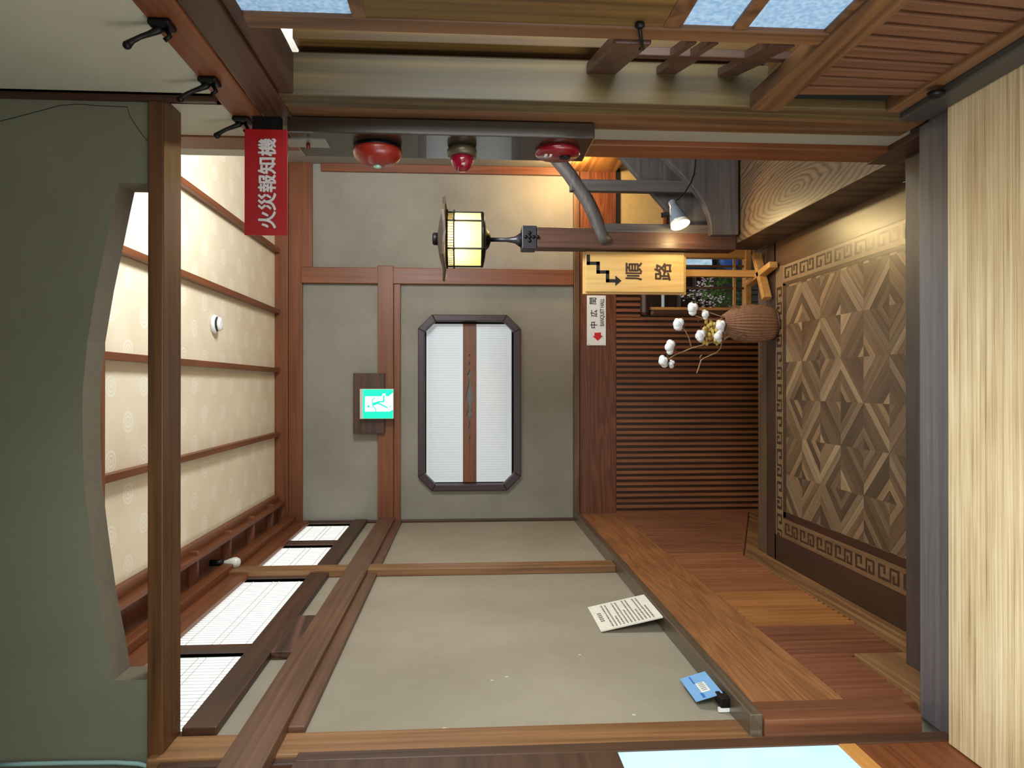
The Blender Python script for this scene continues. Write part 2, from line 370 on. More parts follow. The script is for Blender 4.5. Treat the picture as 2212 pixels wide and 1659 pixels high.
# plank border, fillets, fret
P = []
def rect(x0, x1, y0, y1, along, tone, z=0): P.append(([(x0, y0, z), (x1, y0, z), (x1, y1, z), (x0, y1, z)], (1, 0) if along == 'x' else (0, 1), tone))
DK, LT, MD = (.40, .34, .30), (.86, .80, .72), (.55, .48, .42)
rect(XL, -.833, 2.3, 4.02, 'y', (.40, .31, .27)); rect(.665, .811, 2.3, 4.02, 'y', (.55, .45, .35)); rect(XL, .811, 4.005, 4.125, 'x', (.42, .36, .34)); rect(XL, .811, 4.128, 4.249, 'x', (.62, .57, .53))
rect(-.733+.008, FX0-.002, 2.3, 3.905, 'y', (.40, .28, .24)); rect(FX1+.002, .565, 2.3, 3.905, 'y', MD); rect(-.72, .56, 3.876, 3.905, 'x', (.5, .44, .40))
strips_mesh(P, 'plank_border', M['floorwood'], floor); P = []
rect(-.833, .665, 3.91, 4.003, 'x', LT); rect(-.833, -.727, 2.3, 3.91, 'y', (.78, .68, .58)); rect(.566, .662, 2.3, 3.91, 'y', LT)
U = .18
def fretunit(org, du, dv):      # a pair of facing hooks; du along the band, dv across it
    org, du, dv = Vector(org), Vector(du), Vector(dv)
    def seg(u0, v0, u1, v1):
        q = [org+du*u0+dv*v0, org+du*u1+dv*v0, org+du*u1+dv*v1, org+du*u0+dv*v1]
        P.append(([(a.x, a.y, .0006) for a in q], (du.x/U, du.y/U) if U else (1, 0), DK))
    for s in (seg,):
        s(.07, .14, .46, .26); s(.07, .26, .16, .86); s(.16, .74, .34, .86); s(.25, .46, .34, .74); s(.39, .26, .46, .86)
        s(.46, .74, .93, .86); s(.84, .14, .93, .74); s(.62, .14, .84, .26); s(.62, .26, .71, .56)
for k in range(8): fretunit((.571-.009-U*(k+1), 3.912, 0), (U, 0, 0), (0, .088, 0))
for k in range(9):
    fretunit((-.736, 3.90-U*(k+1), 0), (0, U, 0), (-.088, 0, 0)); fretunit((.574, 3.90-U*(k+1), 0), (0, U, 0), (.084, 0, 0))
strips_mesh(P, 'fret_border', M['floorwood'], floor)
# steps up towards the camera, platform beside the hall, steps down at the back
struct(bxs(XL, XR, 2.05, 2.472, .0, .202).build('floor', wood('dusky_step_x', (42, 34, 30), (80, 68, 62), 'x', fig=.08), bev=.006), 'narrow dark plank step just above the parquet floor', 'floor')
struct(bxs(XP, XR, 1.955, 2.186, .0, .336).build('floor', M['riser'], bev=.006), 'wide blue-grey worn plank step beside the bamboo floor', 'floor')
bam = struct(bxs(-1.0, XR, -1.6, 1.96, .25, .398).build('floor', M['bamboo'], bev=.003), 'pale split bamboo floor of the entrance', 'floor')
pl = MB().box(.811, XS, 2.53, 4.257, .0, .202)
def ringed(name, dark, light, cx, cy):
    m, nt, b, out = base_mat(name)
    tc = N(nt, 'ShaderNodeTexCoord'); mp = N(nt, 'ShaderNodeMapping'); nt.links.new(tc.outputs['Object'], mp.inputs[0])
    mp.inputs['Location'].default_value = (-cx*7.5, -cy*1.9, 0); mp.inputs['Scale'].default_value = (7.5, 1.9, 0)
    n0 = N(nt, 'ShaderNodeTexNoise'); n0.inputs['Scale'].default_value = 1.3; n0.inputs['Detail'].default_value = 2; nt.links.new(mp.outputs[0], n0.inputs['Vector'])
    ln = N(nt, 'ShaderNodeVectorMath', operation='LENGTH'); nt.links.new(mp.outputs[0], ln.inputs[0])
    r = math_n(nt, 'ADD', ln.outputs['Value'], math_n(nt, 'MULTIPLY', n0.outputs[0], .45))
    w = math_n(nt, 'POWER', math_n(nt, 'ADD', math_n(nt, 'MULTIPLY', math_n(nt, 'SINE', math_n(nt, 'MULTIPLY', r, 48)), .5), .5), 2.2)
    mp2 = N(nt, 'ShaderNodeMapping'); nt.links.new(tc.outputs['Object'], mp2.inputs[0]); mp2.inputs['Scale'].default_value = (90, 2, 90)
    n2 = N(nt, 'ShaderNodeTexNoise'); n2.inputs['Scale'].default_value = 1; n2.inputs['Detail'].default_value = 4; nt.links.new(mp2.outputs[0], n2.inputs['Vector'])
    f = math_n(nt, 'SUBTRACT', math_n(nt, 'ADD', math_n(nt, 'MULTIPLY', n2.outputs[0], .5), .45), math_n(nt, 'MULTIPLY', w, .42))
    nt.links.new(ramp(nt, f, [(.15, lin(dark)), (.8, lin(light))]), b.inputs['Base Color']); b.inputs['Roughness'].default_value = .42
    return m
pc = oz(1722, 404, .202)
M['platf'] = ringed('platform_cedar', (34, 23, 16), (96, 75, 55), pc.x, pc.y)
struct(pl.build('floor', M['platf'], bev=.004), 'raised cedar platform with ringed grain at the foot of the stairs', 'floor')
dn = MB()
for k in range(4): dn.box(XP, XS, 4.262+.3*k, 4.562+.3*k if k < 3 else 5.7, -.9, -.19*(k+1)+(.05 if k == 3 else 0))
dn.box(XL, 1.67, 4.25, 4.26, -.9, -.06)
struct(dn.build('floor', M['darkx'], bev=.004), 'dark steps going down behind the parquet floor', 'floor')

# back wall with window holes
ow = bx2(903, 680, 1125, 1060, YB-.03); iw = (ow[0]+.045, ow[1]-.045, ow[2]+.045, ow[3]-.045)
lw = (.585, 1.06, -.62, .40)
wb = MB()
wb.box(XP-.1, iw[0], YB, YB+.12, .40, ZC); wb.box(iw[1], XS+.1, YB, YB+.12, .40, ZC); wb.box(iw[0], iw[1], YB, YB+.12, .40, iw[2]); wb.box(iw[0], iw[1], YB, YB+.12, iw[3], ZC)
wb.box(XP-.1, lw[0], YB, YB+.12, -.9, .40); wb.box(lw[1], XS+.1, YB, YB+.12, -.9, .40); wb.box(lw[0], lw[1], YB, YB+.12, -.9, lw[2])
c = .085
for sx_, sz_ in ((0, 0), (0, 1), (1, 0), (1, 1)):
    X = iw[sx_]; Z = iw[2+sz_]; a = c if sx_ == 0 else -c; bb = c if sz_ == 0 else -c
    wb.prism([(X, YB, Z), (X+a, YB, Z), (X, YB, Z+bb)], (0, .12, 0))
wall_back = struct(wb.build('wall_back', M['plaster_b']), 'grey-brown plaster back wall of the hall', 'wall')
# slats, rail and ledge of the back wall
sl = MB(); sx0, sx1 = XP+.05, lw[0]-.06
n = 0; z = -.52
pit = .0635*.8
k = 0
xx = sx0
sl_top = oy(1331, 900, YB-.03).z
while xx < sx1:
    sl.box(xx, xx+.0225, YB-.042, YB-.012, -.88, sl_top); xx += .0437
xx = sx1
while xx < .74: sl.box(xx, xx+.0225, YB-.042, YB-.012, .402, sl_top); xx += .0437
sl.box(sx1, .76, YB-.011, YB-.002, .402, sl_top, 1)
sl.box(sx0, sx1, YB-.012, YB-.002, -.88, sl_top, 1)
sl.build('slat_panel', [M['slat'], M['darkz']], wall_back, label='panel of upright brown slats on dark backing')
rb = MB().box(XP+.02, XS, YB-.035, YB-.002, sl_top, oy(1253, 900, YB-.05).z); rb.build('rail_board', M['railx'], wall_back, bev=.003)
MB().box(XP+.02, XS-.035, YB-.06, YB-.002, oy(1252, 900, YB-.06).z, oy(1240, 900, YB-.06).z).build('ledge', M['brownx'], wall_back, bev=.003)
# left wall
zt0, zt1 = 2.585, 2.915
wl = MB(); wl.box(XP-.12, XP, 2.2, YB+.1, -.9, 2.50); wl.box(XP-.12, XP, 2.2, YB+.1, 2.94, ZC)
for a, b in ((2.2, 2.23), (2.88, 2.97), (3.97, 4.10), (4.79, 4.93), (5.52, 5.67)): wl.box(XP-.12, XP, a, b, 2.50, 2.94)
wall_left = struct(wl.build('wall_left', M['plaster_l']), 'taupe plaster left wall with reeded dado', 'wall')
MB().box(XP, -.959, 2.085, YB-.06, .876, .915).build('ledge', M['ledge'], wall_left, bev=.004, label='projecting brown dado ledge')
MB().box(XP, XL, 2.2, YB-.035, .566, .876).build('rail_board', M['rail'], wall_left, bev=.003, label='wide cedar dado board with figured grain')
rd = MB(); yy = 2.20; k = 0; zb = lambda y: .335 if y < 2.577 else (.128 if y < 4.13 else .128-.42*(y-4.13))
while yy < YB-.02:
    rd.prism([(-1.02, yy+.002, .566), (-.992, yy+.004, .566), (-.974, yy+.013, .566), (-.974, yy+.025, .566), (-.992, yy+.034, .566), (-1.02, yy+.036, .566)], (0, 0, zb(yy)+.012-.566), mi=(2 if yy < 2.9 else 1 if yy < 3.4 else 0 if yy < 4.2 else 2))
    yy += .0445
rd.box(XP, -1.012, 2.2, YB, -.9, .566, 2)
rd.build('reeded_dado', [M['reed1'], M['reed2'], M['reed3']], wall_left)
MB().box(XP, -.972, 2.075, 2.2, .398, .876).build('dado_stile', wood('stile_timber_z', (82, 46, 28), (136, 86, 58), 'z', fig=.2), wall_left, bev=.004)
bb_ = MB(); bb_.box(XP, -.974, 2.032, 2.577, .0, .331); bb_.box(XP, XL, 2.577, 4.13, -.0, .13)
bb_.prism([(XP, 4.13, .13), (XP, YB, -.475), (XP, YB, -.62), (XP, 4.13, -.03)], (XL-XP, 0, 0))
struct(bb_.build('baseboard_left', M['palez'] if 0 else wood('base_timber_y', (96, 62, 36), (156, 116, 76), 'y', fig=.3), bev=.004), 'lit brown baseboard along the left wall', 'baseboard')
# nageshi and transom rails
trim(MB().box(XP, -.985, 1.5, YB-.04, 2.269, 2.388).box(XP, -1.008, 2.2, YB-.03, 2.219, 2.27), M['nag'], 'long brown lintel rail across the upper left wall')
trim(MB().box(XP, -1.002, 2.2, YB-.01, 2.475, 2.575), M['darky'], 'dark sill rail under the left transom windows')
trim(MB().box(XP, -1.005, 2.22, YB-.01, 2.90, 3.0).box(XP, -.965, 2.22, YB-.03, 3.0, 3.06), M['trimy'], 'stepped cornice above the left transom windows')
trim(MB().box(XP, -.989, 3.98, 4.10, .915, 3.05), M['post'], 'slim brown post halfway along the left wall')
trim(MB().box(XP-.12, XP+.006, 2.065, 2.2, .398, 2.62), M['post'], 'broad brown post at the near end of the left wall', bev=.006)
trim(MB().box(XP, XP+.02, YB-.035, YB, .9, 2.95), M['darkz'], 'thin dark corner strip between left and back walls')
win = 2
for i, (a, b) in enumerate(((2.23, 2.88), (2.97, 3.97), (4.10, 4.79), (4.93, 5.52))):
    win += 1
    root = MB().box(XP-.025, XP-.015, a, b, 2.51, 2.93).build('window_%d' % win, M['shoji'])
    struct(root, ['nearest bright paper transom window on the left wall', 'second bright paper transom window from the near left post', 'third bright paper transom window just behind the slim post', 'farthest small paper transom window next to the back wall'][i], 'window')
    kk = MB(); y = a+.02
    while y < b: kk.box(XP-.015, XP-.0125, y, y+.0018, 2.56, 2.93); y += .0285
    for z in (2.63, 2.735, 2.765, 2.87): kk.box(XP-.015, XP-.012, a, b, z-.0016, z+.0016)
    kk.build('lattice', glow('grey_muntin', (166, 168, 166), .62), root)  # glowing muntins: backlight through the paper is put into their colour
    MB().box(XP-.03, XP+.004, a-.03, a, 2.5, 2.95).box(XP-.03, XP+.012, b, b+.045, 2.5, 2.95).build('window_frame', M['darkz'], root)
# ceiling
cl = MB().box(-.83, XS+.1, 2.2, YB+.1, ZC, ZC+.05)
ceiling = struct(cl.build('ceiling', M['ceil']), 'cream papered ceiling with faint medallions and dark battens', 'ceiling')
for px in (545, 675, 800, 937):
    X = oy(605, px, YB).x
    MB().box(X-.016, X+.016, 2.2, YB-.03, ZC-.04, ZC-.001).build('batten', M['trimy'], ceiling, bev=.003)
struct(bxs(XP-.1, -.83, 2.2, YB+.1, 3.13, 3.2).build('ceiling', M['soff']), 'dark boarded ceiling strip above the left transoms', 'ceiling')
cb = MB()
for y in (2.36, 2.83, 3.30, 3.77, 4.29, 4.75, 5.22): cb.box(XP, -.83, y-.012, y+.012, 3.085, 3.13)
trim(cb, M['soff'], 'short cross battens of the boarded ceiling strip', .002)
trim(MB().box(-.862, -.805, 2.2, YB, ZC-.035, ZC).box(-.875, -.85, 2.2, YB, 3.075, ZC), M['trimy'], 'ceiling edge moulding above the boarded strip')
trim(MB().box(XP, XS, YB-.05, YB, oy(625, 800, YB).z, ZC).box(XP, XS, YB-.03, YB, oy(653, 800, YB-.03).z, oy(625, 800, YB).z), M['trimx'], 'double brown beam along the top of the back wall')
nz = [oy(v, 850, YB-.04).z for v in (816, 850, 865)]
nx1 = oy(850, 582, YB).x
trim(MB().box(XP, nx1+.02, YB-.05, YB, nz[1], nz[0]).box(XP, nx1, YB-.03, YB, nz[2], nz[1]), M['trimx'], 'brown lintel rail across the back wall behind the exit sign')
pa, pb_ = oy(900, 615, YB).x, oy(900, 581, YB).x
trim(MB().box(pa, pb_, YB-.045, YB, oy(1240, 900, YB-.06).z, oy(653, 600, YB).z), M['trimz'], 'brown post on the back wall left of the lantern')
trim(MB().box(pb_, XS, YB-.035, YB, oy(676, 450, YB).z, oy(653, 450, YB).z), M['trimx'], 'brown top board right of the back wall post')
trim(MB().box(1.61, XS, YB-.032, YB-.001, .95, 2.82), M['trimz'], 'thin lit corner strip at the right end of the back wall')
trim(MB().box(-.86, XS, 2.70, 2.84, 3.095, ZC), M['trimx'], 'brown ceiling cross beam just behind the arch')
# stairwell side wall and the front wall of the stairwell
struct(bxs(XS, XS+.1, 2.5, YB+.1, -.9, ZC).build('wall_right', M['plaster_b']), 'plaster side wall of the stairwell', 'wall')
trim(MB().box(XS-.03, XS, 2.6, YB-.03, sl_top, .95), wood('lit_cedar_y', (120, 74, 34), (182, 128, 70), 'y', fig=.5), 'cedar dado board on the stairwell side wall')  # lighter orange copy of the cedar, warm lamplight put into its colour
# paper panel under the stairwell rail
trim(MB().box(1.22, XS, YB-.03, YB-.002, sl_top-.03, sl_top), M['gap'], 'dark strip painted as the shadow gap under the stairwell dado board', 0)  # solid near-black strip, the shade of the gap is its colour
bp_ = oy(1430, 430, YB).z
trim(MB().box(1.0, XS, YB-.02, YB-.002, bp_, sl_top-.03), plain('ochre_paper', (196, 166, 110), .8), 'ochre wall panel behind the stair balusters', 0)
trim(MB().box(1.0, XS, YB-.035, YB-.002, bp_-.03, bp_), M['trimx'], 'brown rail under the ochre wall panel')
# near hanging wall with the shallow arch
arch = [(314, 393), (256, 395), (244, 450), (233, 503), (209, 618), (189, 736), (179, 837), (178, 900), (179, 972), (182, 1050), (195, 1159), (214, 1298), (234, 1397), (246, 1470), (314, 1471)]
ap = [oy(px, py, 2.1) for px, py in arch]
wf = MB(); y0, y1, zt, zbm = 2.1, 2.2, ZC, 2.60
XE = -1.35
def col(p, q):
    wf.quad((p.x, y0, p.z), (q.x, y0, q.z), (q.x, y0, zt), (p.x, y0, zt)); wf.quad((p.x, y1, p.z), (q.x, y1, q.z), (q.x, y1, zt), (p.x, y1, zt)); wf.quad((p.x, y0, p.z), (q.x, y0, q.z), (q.x, y1, q.z), (p.x, y1, p.z), mi=1)
for p, q in zip(ap[1:-1], ap[2:-1]): col(p, q)
def vcol(x): return Vector((x, 0, zbm))
col(vcol(XR), vcol(ap[1].x)); col(vcol(ap[-2].x), vcol(XE))
for q in (ap[1], ap[-2]): wf.quad((q.x, y0, zbm), (q.x, y0, q.z), (q.x, y1, q.z), (q.x, y1, zbm), mi=1)
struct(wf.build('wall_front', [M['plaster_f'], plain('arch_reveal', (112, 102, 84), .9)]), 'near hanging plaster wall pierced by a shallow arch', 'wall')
crk = MB(); crk.tube([oy(*p, 2.0995) for p in ((0, 262), (40, 252), (85, 240), (130, 228), (170, 225), (215, 229), (275, 231), (280, 250), (296, 275), (308, 292), (320, 306))], .0009, 5)
crk.build('crack', M['gap'], bpy.data.objects['wall_front'])
trim(MB().box(XE, XR, 2.09, 2.22, 2.584, 2.627), M['lint'], 'brown lintel beam under the arched hanging wall', .004)
# near side: ceiling, right wall above the hooks, corner strip
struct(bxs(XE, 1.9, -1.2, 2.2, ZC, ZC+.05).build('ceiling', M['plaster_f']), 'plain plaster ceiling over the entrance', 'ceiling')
wr = MB().box(XR, XR+.1, -1.2, 2.62, 2.44, ZC)
wr.box(XR, XR+.1, -1.2, .9, .2, 2.44)
struct(wr.build('wall_right', M['plaster_r']), 'plain plaster wall above the coat hooks', 'wall')
trim(MB().box(XR-.016, XR, 2.08, 2.1, 2.44, ZC), M['darkz'], 'thin dark strip where the hanging wall meets the right wall', .002)
# right wall timbers
trim(MB().box(.803, XR+.06, -.4, 2.36, 2.352, 2.44), M['trimy'], 'brown peg rail carrying the coat hooks')
trim(MB().box(.804, XR+.08, -.4, 2.30, 2.262, 2.348).box(XR+.006, XR+.12, -.4, 2.3, 2.222, 2.262), M['darky'], 'dark grooved beam under the coat hook rail')
trim(MB().box(XR, .93, 2.062, 2.15, .398, ZC), M['jamb'], 'olive-brown post right of the bamboo floor', .004)
trim(MB().box(XR+.002, .93, 2.152, 2.285, .336, ZC), M['brownz'], 'brown post face behind the olive post on the right', .004)
trim(MB().box(.798, .94, 2.19, 2.545, .203, .300), M['darky'], 'dark base rail under the right wall posts', .004)
trim(MB().box(XR+.014, .92, 2.286, 2.409, .25, ZC), M['plaster_l'], 'narrow strip of grey plaster beside the alarm box', 0)
trim(MB().box(.802, .93, 2.41, 2.535, .202, ZC), M['trimz'], 'reddish post between the plaster strip and the stairs', .004)
# window recess in the right wall
jb = MB()
jb.box(.931, .955, 2.11, 2.2, .86, 2.22, 1); jb.box(.956, 1.0, 2.04, 2.2, .86, 2.22, 0); jb.box(1.001, 1.35, 2.06, 2.2, .86, 2.22, 0)
trim(jb, [M['olivez'], M['darkz']], 'stepped olive jamb boards of the side window', .003)
root = MB().box(1.25, 1.26, .9, 2.05, .9, 2.24).build('window_7', M['frost'])
struct(root, 'frosted side window on the right of the entrance', 'window')
MB().box(1.22, 1.29, 2.0, 2.06, .86, 2.26).box(1.22, 1.29, .9, 2.06, 2.2, 2.26).build('window_frame', M['browny'], root)
MB().box(1.225, 1.25, .9, 2.05, 1.5, 1.53).box(1.225, 1.25, .9, 2.05, 1.15, 1.17).build('glazing_bar', M['browny'], root)
trim(MB().box(XR+.02, 1.3, .9, 2.062, .80, .87), M['olivey'], 'deep wooden sill of the side window')
sa, sb = ox(1636, 220, XR+.002), Vector((.80, 1.2, .865))
trim(MB().bar(ox(1650, 222, XR), (.815, 1.25, .868), .05, .085), M['browny'], 'front rail of the side window sill')
# lattice side screen between post and sliding door
scr = thing('lattice_screen', 'small brown lattice screen in the gap beside the sliding window', 'screen', (.84, 1.8, .9))
t0, t1 = Vector((.805, 1.66, 0)), Vector((.905, 2.06, 0))
def spt(t, z): return Vector((t0.x+(t1.x-t0.x)*t, t0.y+(t1.y-t0.y)*t, z))
def zat(px, py, t):
    p = spt(t, 0); d = ray(px, py); return EYE.z+d.z*(p.y/d.y)
z1 = zat(1330, 110, .5)
MB().bar(spt(0, z1), spt(1, z1), .03, .085).build('rail', M['darkx'], scr, bev=.003)
MB().bar(spt(.42, z1), spt(.42, .9), .022, .022, up=(0, 1, 0)).build('muntin', M['darkz'], scr, bev=.002)
for px in (1475, 1520): 
    z = zat(px, 75, .2); MB().bar(spt(0, z), spt(.42, z), .02, .018).build('rail', M['darkx'], scr)
for px in (1465, 1605):
    z = zat(px, 135, .7); MB().bar(spt(.42, z), spt(1, z), .02, .055).build('rail', M['darkx'], scr)
z = zat(1660, 80, .2); MB().bar(spt(0, z), spt(.42, z), .02, .06).build('rail', M['darkx'], scr)
# sliding window near the camera
sw = thing('sliding_window', 'sliding window panel with frosted panes nearest the camera on the right', 'window panel', (.81, 1.3, .88))
MB().box(.795, .825, 1.60, 1.655, .88, 2.225).build('stile', M['brownz'], sw, bev=.004)
zs = [oy(v, 20, 1.55).z for v in (1445, 1487, 1600, 1632, 1805, 1850)]
MB().box(.798, .822, .9, 1.60, zs[1], zs[0]).build('rail', M['brownx'], sw, bev=.004)
MB().box(.798, .822, .9, 1.60, zs[3], zs[2]).build('rail', M['brownx'], sw, bev=.004)
MB().box(.798, .822, .9, 1.60, .88, zs[4]).build('rail', M['brownx'], sw, bev=.004)
MB().box(.807, .813, .9, 1.60, zs[2], zs[1]).build('pane', M['frost'], sw); MB().box(.807, .813, .9, 1.60, zs[4], zs[3]).build('pane', M['frost'], sw)
zu = oy(785, 5, 1.55).z
MB().box(.80, .82, .9, 1.60, zs[0], zu).build('panel', M['olivez'], sw); MB().box(.798, .822, .9, 1.6, zu, zu+.03).build('rail', M['brownx'], sw); MB().box(.807, .813, .9, 1.60, zu+.03, 2.225).build('pane', M['frost'], sw)
st = thing('window_latch', 'small black latch hook on the sliding window stile', 'latch', ox(1382, 50, .80))
q = ox(1382, 52, .796)
MB().lathe([(.011, 0), (.011, .006), (.006, .01)], q, (-1, 0, 0), 12).build('rose', M['black'], st)
MB().tube([q+Vector((-.008, 0, 0)), q+Vector((-.02, .03, -.01)), q+Vector((-.02, .075, -.025)), q+Vector((-.015, .085, -.022))], .0045).build('arm', M['black'], st)
# slatted panel under the sill
spn = thing('slatted_panel', 'brown slatted wooden panel under the side window sill', 'panel', (.808, 1.5, .4))
def lerp(a, b, t): return a+(b-a)*t
gl = [((1975, -40), (2240, -8)), ((1944, -13), (2210, 18)), ((1913, 14), (2179, 43)), ((1885, 41), (2152, 68)), ((1857, 67), (2117, 92)), ((1829, 93), (2088, 115)), ((1801, 118), (2059, 136)), ((1777, 139), (2030, 155)), ((1754, 159), (2006, 172)), ((1731, 181), (1984, 188)), ((1712, 203), (1966, 203))]
for (ta, ba), (tb2, bb2_) in zip(gl, gl[1:]):
    A1, A2, B1, B2 = ox(*ta, .815), ox(*tb2, .815), ox(*ba, .815), ox(*bb2_, .815)
    tp_, bt_ = (A1+A2)/2, (B1+B2)/2
    tp_.z += .02; bt_.z -= .02
    MB().bar(bt_, tp_, (B1-B2).length*.74, .014, up=(1, 0, 0), w2=(A1-A2).length*.74).build('slat', M['panel'], spn, bev=.004)
MB().box(.835, .85, .9, 2.062, .40, .88).build('backing', M['gap'], spn)
MB().box(.795, .85, .9, 2.05, .478, .520).build('rail', M['browny'], spn, bev=.004)
trim(MB().box(.775, .85, -1.2, 2.06, .398, .476), M['base'], 'dark base beam beside the bamboo floor on the right', .006)

kb = ox(2022, 203, .774)
tag(MB().lathe([(.022, -.004), (.022, .006), (.012, .008)], kb, (-1, 0, 0), 20).build('iron_cap', M['black'], base=kb), 'round black iron cap at the inner end of the dark base beam', 'cap')
# ------------------------------------------------------------------ octagonal window
w1 = struct(bxs(iw[0]-.02, iw[1]+.02, YB+.10, YB+.11, iw[2]-.02, iw[3]+.02).build('window_1', M['gap']), 'octagonal framed paper window on the back wall', 'window')
def octo(r, cc): return [(r[0]+cc, r[2]), (r[1]-cc, r[2]), (r[1], r[2]+cc), (r[1], r[3]-cc), (r[1]-cc, r[3]), (r[0]+cc, r[3]), (r[0], r[3]-cc), (r[0], r[2]+cc)]
A, B = octo(ow, .105), octo((ow[0]+.048, ow[1]-.048, ow[2]+.048, ow[3]-.048), .083)
fr = MB()
for i in range(8):
    a, b, a2, b2 = A[i], A[(i+1) % 8], B[i], B[(i+1) % 8]
    fr.prism([(a[0], YB-.04, a[1]), (b[0], YB-.04, b[1]), (b2[0], YB-.04, b2[1]), (a2[0], YB-.04, a2[1])], (0, .09, 0))
fr.build('window_frame', M['plum'], w1, bev=.005)
zb0, zb1 = oy(1029, 870, YB+.06).z, oy(1000, 870, YB+.06).z
pp = bx2(921, 700, 1105, 1041, YB+.06)
for i, (za, zc) in enumerate(((pp[2], zb0), (zb1, pp[3]))):
    pn = MB().box(pp[0], pp[1], YB+.06, YB+.065, za, zc).build('paper_panel', M['shojib'], w1)
    g = MB(); x = pp[0]+.02
    while x < pp[1]: g.box(x, x+.0012, YB+.0592, YB+.06, za+.02, zc-.02); x += .019
    g.build('lattice', plain('pale_muntin', (190, 196, 200), .8), pn)
# openwork board: built as the wood left around the cut-outs
bd = MB(); bh = zb1-zb0; zc0 = (zb0+zb1)/2
prof = [(-1, 0), (1.0, 0), (.62, 0), (.605, .16), (.585, .02), (.56, .0), (.52, .02), (.49, .18), (.462, .05), (.44, .0), (.43, .04), (.385, .20), (.36, .42), (.335, .28), (.315, .16), (.24, .20), (.14, .52), (.05, .60), (-.0, .30), (-.06, .30), (-.085, .16), (-.10, .4), (-.16, .5), (-.175, .18), (-.23, .02), (-.29, .10), (-.32, .22), (-.36, .02), (-.42, .0), (-.455, .16), (-.48, .02), (-1.0, 0)]
prof = sorted(set(prof)); cx = lerp(pp[0], pp[1], .5); hw = (pp[1]-pp[0])/2
for (u0, v0), (u1, v1) in zip(prof, prof[1:]):
    for s in (1, -1):
        a, b = cx+u0*hw, cx+u1*hw
        bd.prism([(a, YB+.05, zc0+s*bh/2), (b, YB+.05, zc0+s*bh/2), (b, YB+.05, zc0+s*(v1*.95+.002 if v1 > 0 else 0)*bh/2), (a, YB+.05, zc0+s*(v0*.95+.002 if v0 > 0 else 0)*bh/2)], (0, .012, 0))
MB().box(pp[0], pp[1], YB+.068, YB+.07, zb0-.01, zb1+.01).build('paper_backing', plain('grey_paper', (120, 116, 112), .9), w1)
bd.build('openwork_board', M['trimx'], w1, label='brown wooden board with a carved vase-shaped cut-out')

# ------------------------------------------------------------------ low lattice window and what is outside it
w2 = struct(MB().box(lw[0]-.055, lw[0], YB-.07, YB+.05, lw[2], .33).build('window_2', M['darkz'], bev=.025), 'low lattice window at floor level looking outside', 'window')
MB().box(lw[0]-.05, lw[1], YB-.07, YB+.05, .33, .40).build('window_head', M['darkx'], w2, bev=.03)
MB().box(lw[0], lw[0]+.022, YB-.04, YB+.03, -.5, .33).box(lw[1]-.07, lw[1], YB-.04, YB+.03, -.5, .33).box(lw[0], lw[1], YB-.05, YB+.03, -.47, -.425).build('window_frame', M['palez'], w2, bev=.003)
for px in (1587, 1612):
    z = oy(px, 600, YB-.02).z; MB().box(lw[0]+.02, lw[1]-.06, YB-.02, YB, z-.009, z+.009).build('glazing_bar', M['palex'], w2)
for py in (575, 622):
    x = oy(1560, py, YB-.01).x; MB().box(x-.008, x+.008, YB-.012, YB+.008, -.45, .33).build('glazing_bar', M['brownz'], w2)
gb = MB().box(lw[0]-.5, lw[1]+.9, YB+.12, 8.4, -1.0, -.72)
struct(gb.build('ground', plain('garden_soil', (62, 52, 42), .95)), 'dark garden ground outside the low window', 'ground')
point('garden_daylight', (1.0, 6.2, 1.6), 26, (.85, .93, 1.0), .4)
fe = thing('garden_fence', 'dark plank fence outside the low window', 'fence', (1.2, 7.2, -.72))
for k in range(6): MB().box(.4, 2.4, 7.2, 7.225, -.7+.16*k, -.575+.16*k).build('plank', M['darkx'], fe)
MB().box(1.28, 1.38, 7.1, 7.2, -.72, .5).build('post', plain('blue_grey_paint', (52, 62, 88), .5), fe)
pw = thing('garden_window', 'pale window pane in the wall outside the low window', 'window pane', (1.2, 7.0, 0))
q_ = bx2(1470, 553, 1545, 581, 7.0); MB().box(q_[0], q_[1], 7.02, 7.05, q_[2], q_[3]).build('frame', plain('blue_grey_paint', (52, 62, 88), .5), pw)
q_ = bx2(1476, 557, 1538, 575, 7.0); MB().box(q_[0], q_[1], 7.0, 7.019, q_[2], q_[3]).build('pane', glow('outdoor_pane', (150, 184, 204), .8, (206, 222, 230), 22), pw)
q_ = bx2(1614, 540, 1650, 584, 6.6)
tag(MB().box(q_[0], q_[1], 6.6, 6.9, q_[2]-.2, q_[3]).build('stone_block', plain('pale_stone', (214, 206, 190), .8, emit=.4), bev=.02), 'pale stone block outside the low window', 'stone')  # emission makes the stone glow in place of bright daylight
q_ = bx2(1552, 546, 1608, 582, 6.5)
tag(MB().ball(((q_[0]+q_[1])/2, 6.5, (q_[2]+q_[3])/2), .1, 3, sc=(.75, .7, 1.1)).build('form', plain('blue_surface', (58, 84, 150), .3, emit=.3)), 'rounded blue planter outside the low window', 'form')  # blue form of unclear origin; its emission stands in for daylight
leafm, stemm, budm = plain('leaf_green', (92, 136, 58), .6, emit=.06), plain('stem_green', (88, 92, 56), .7), plain('pale_blossom', (226, 206, 208), .7, emit=.1)  # slight emission puts daylight into the leaf and blossom colours
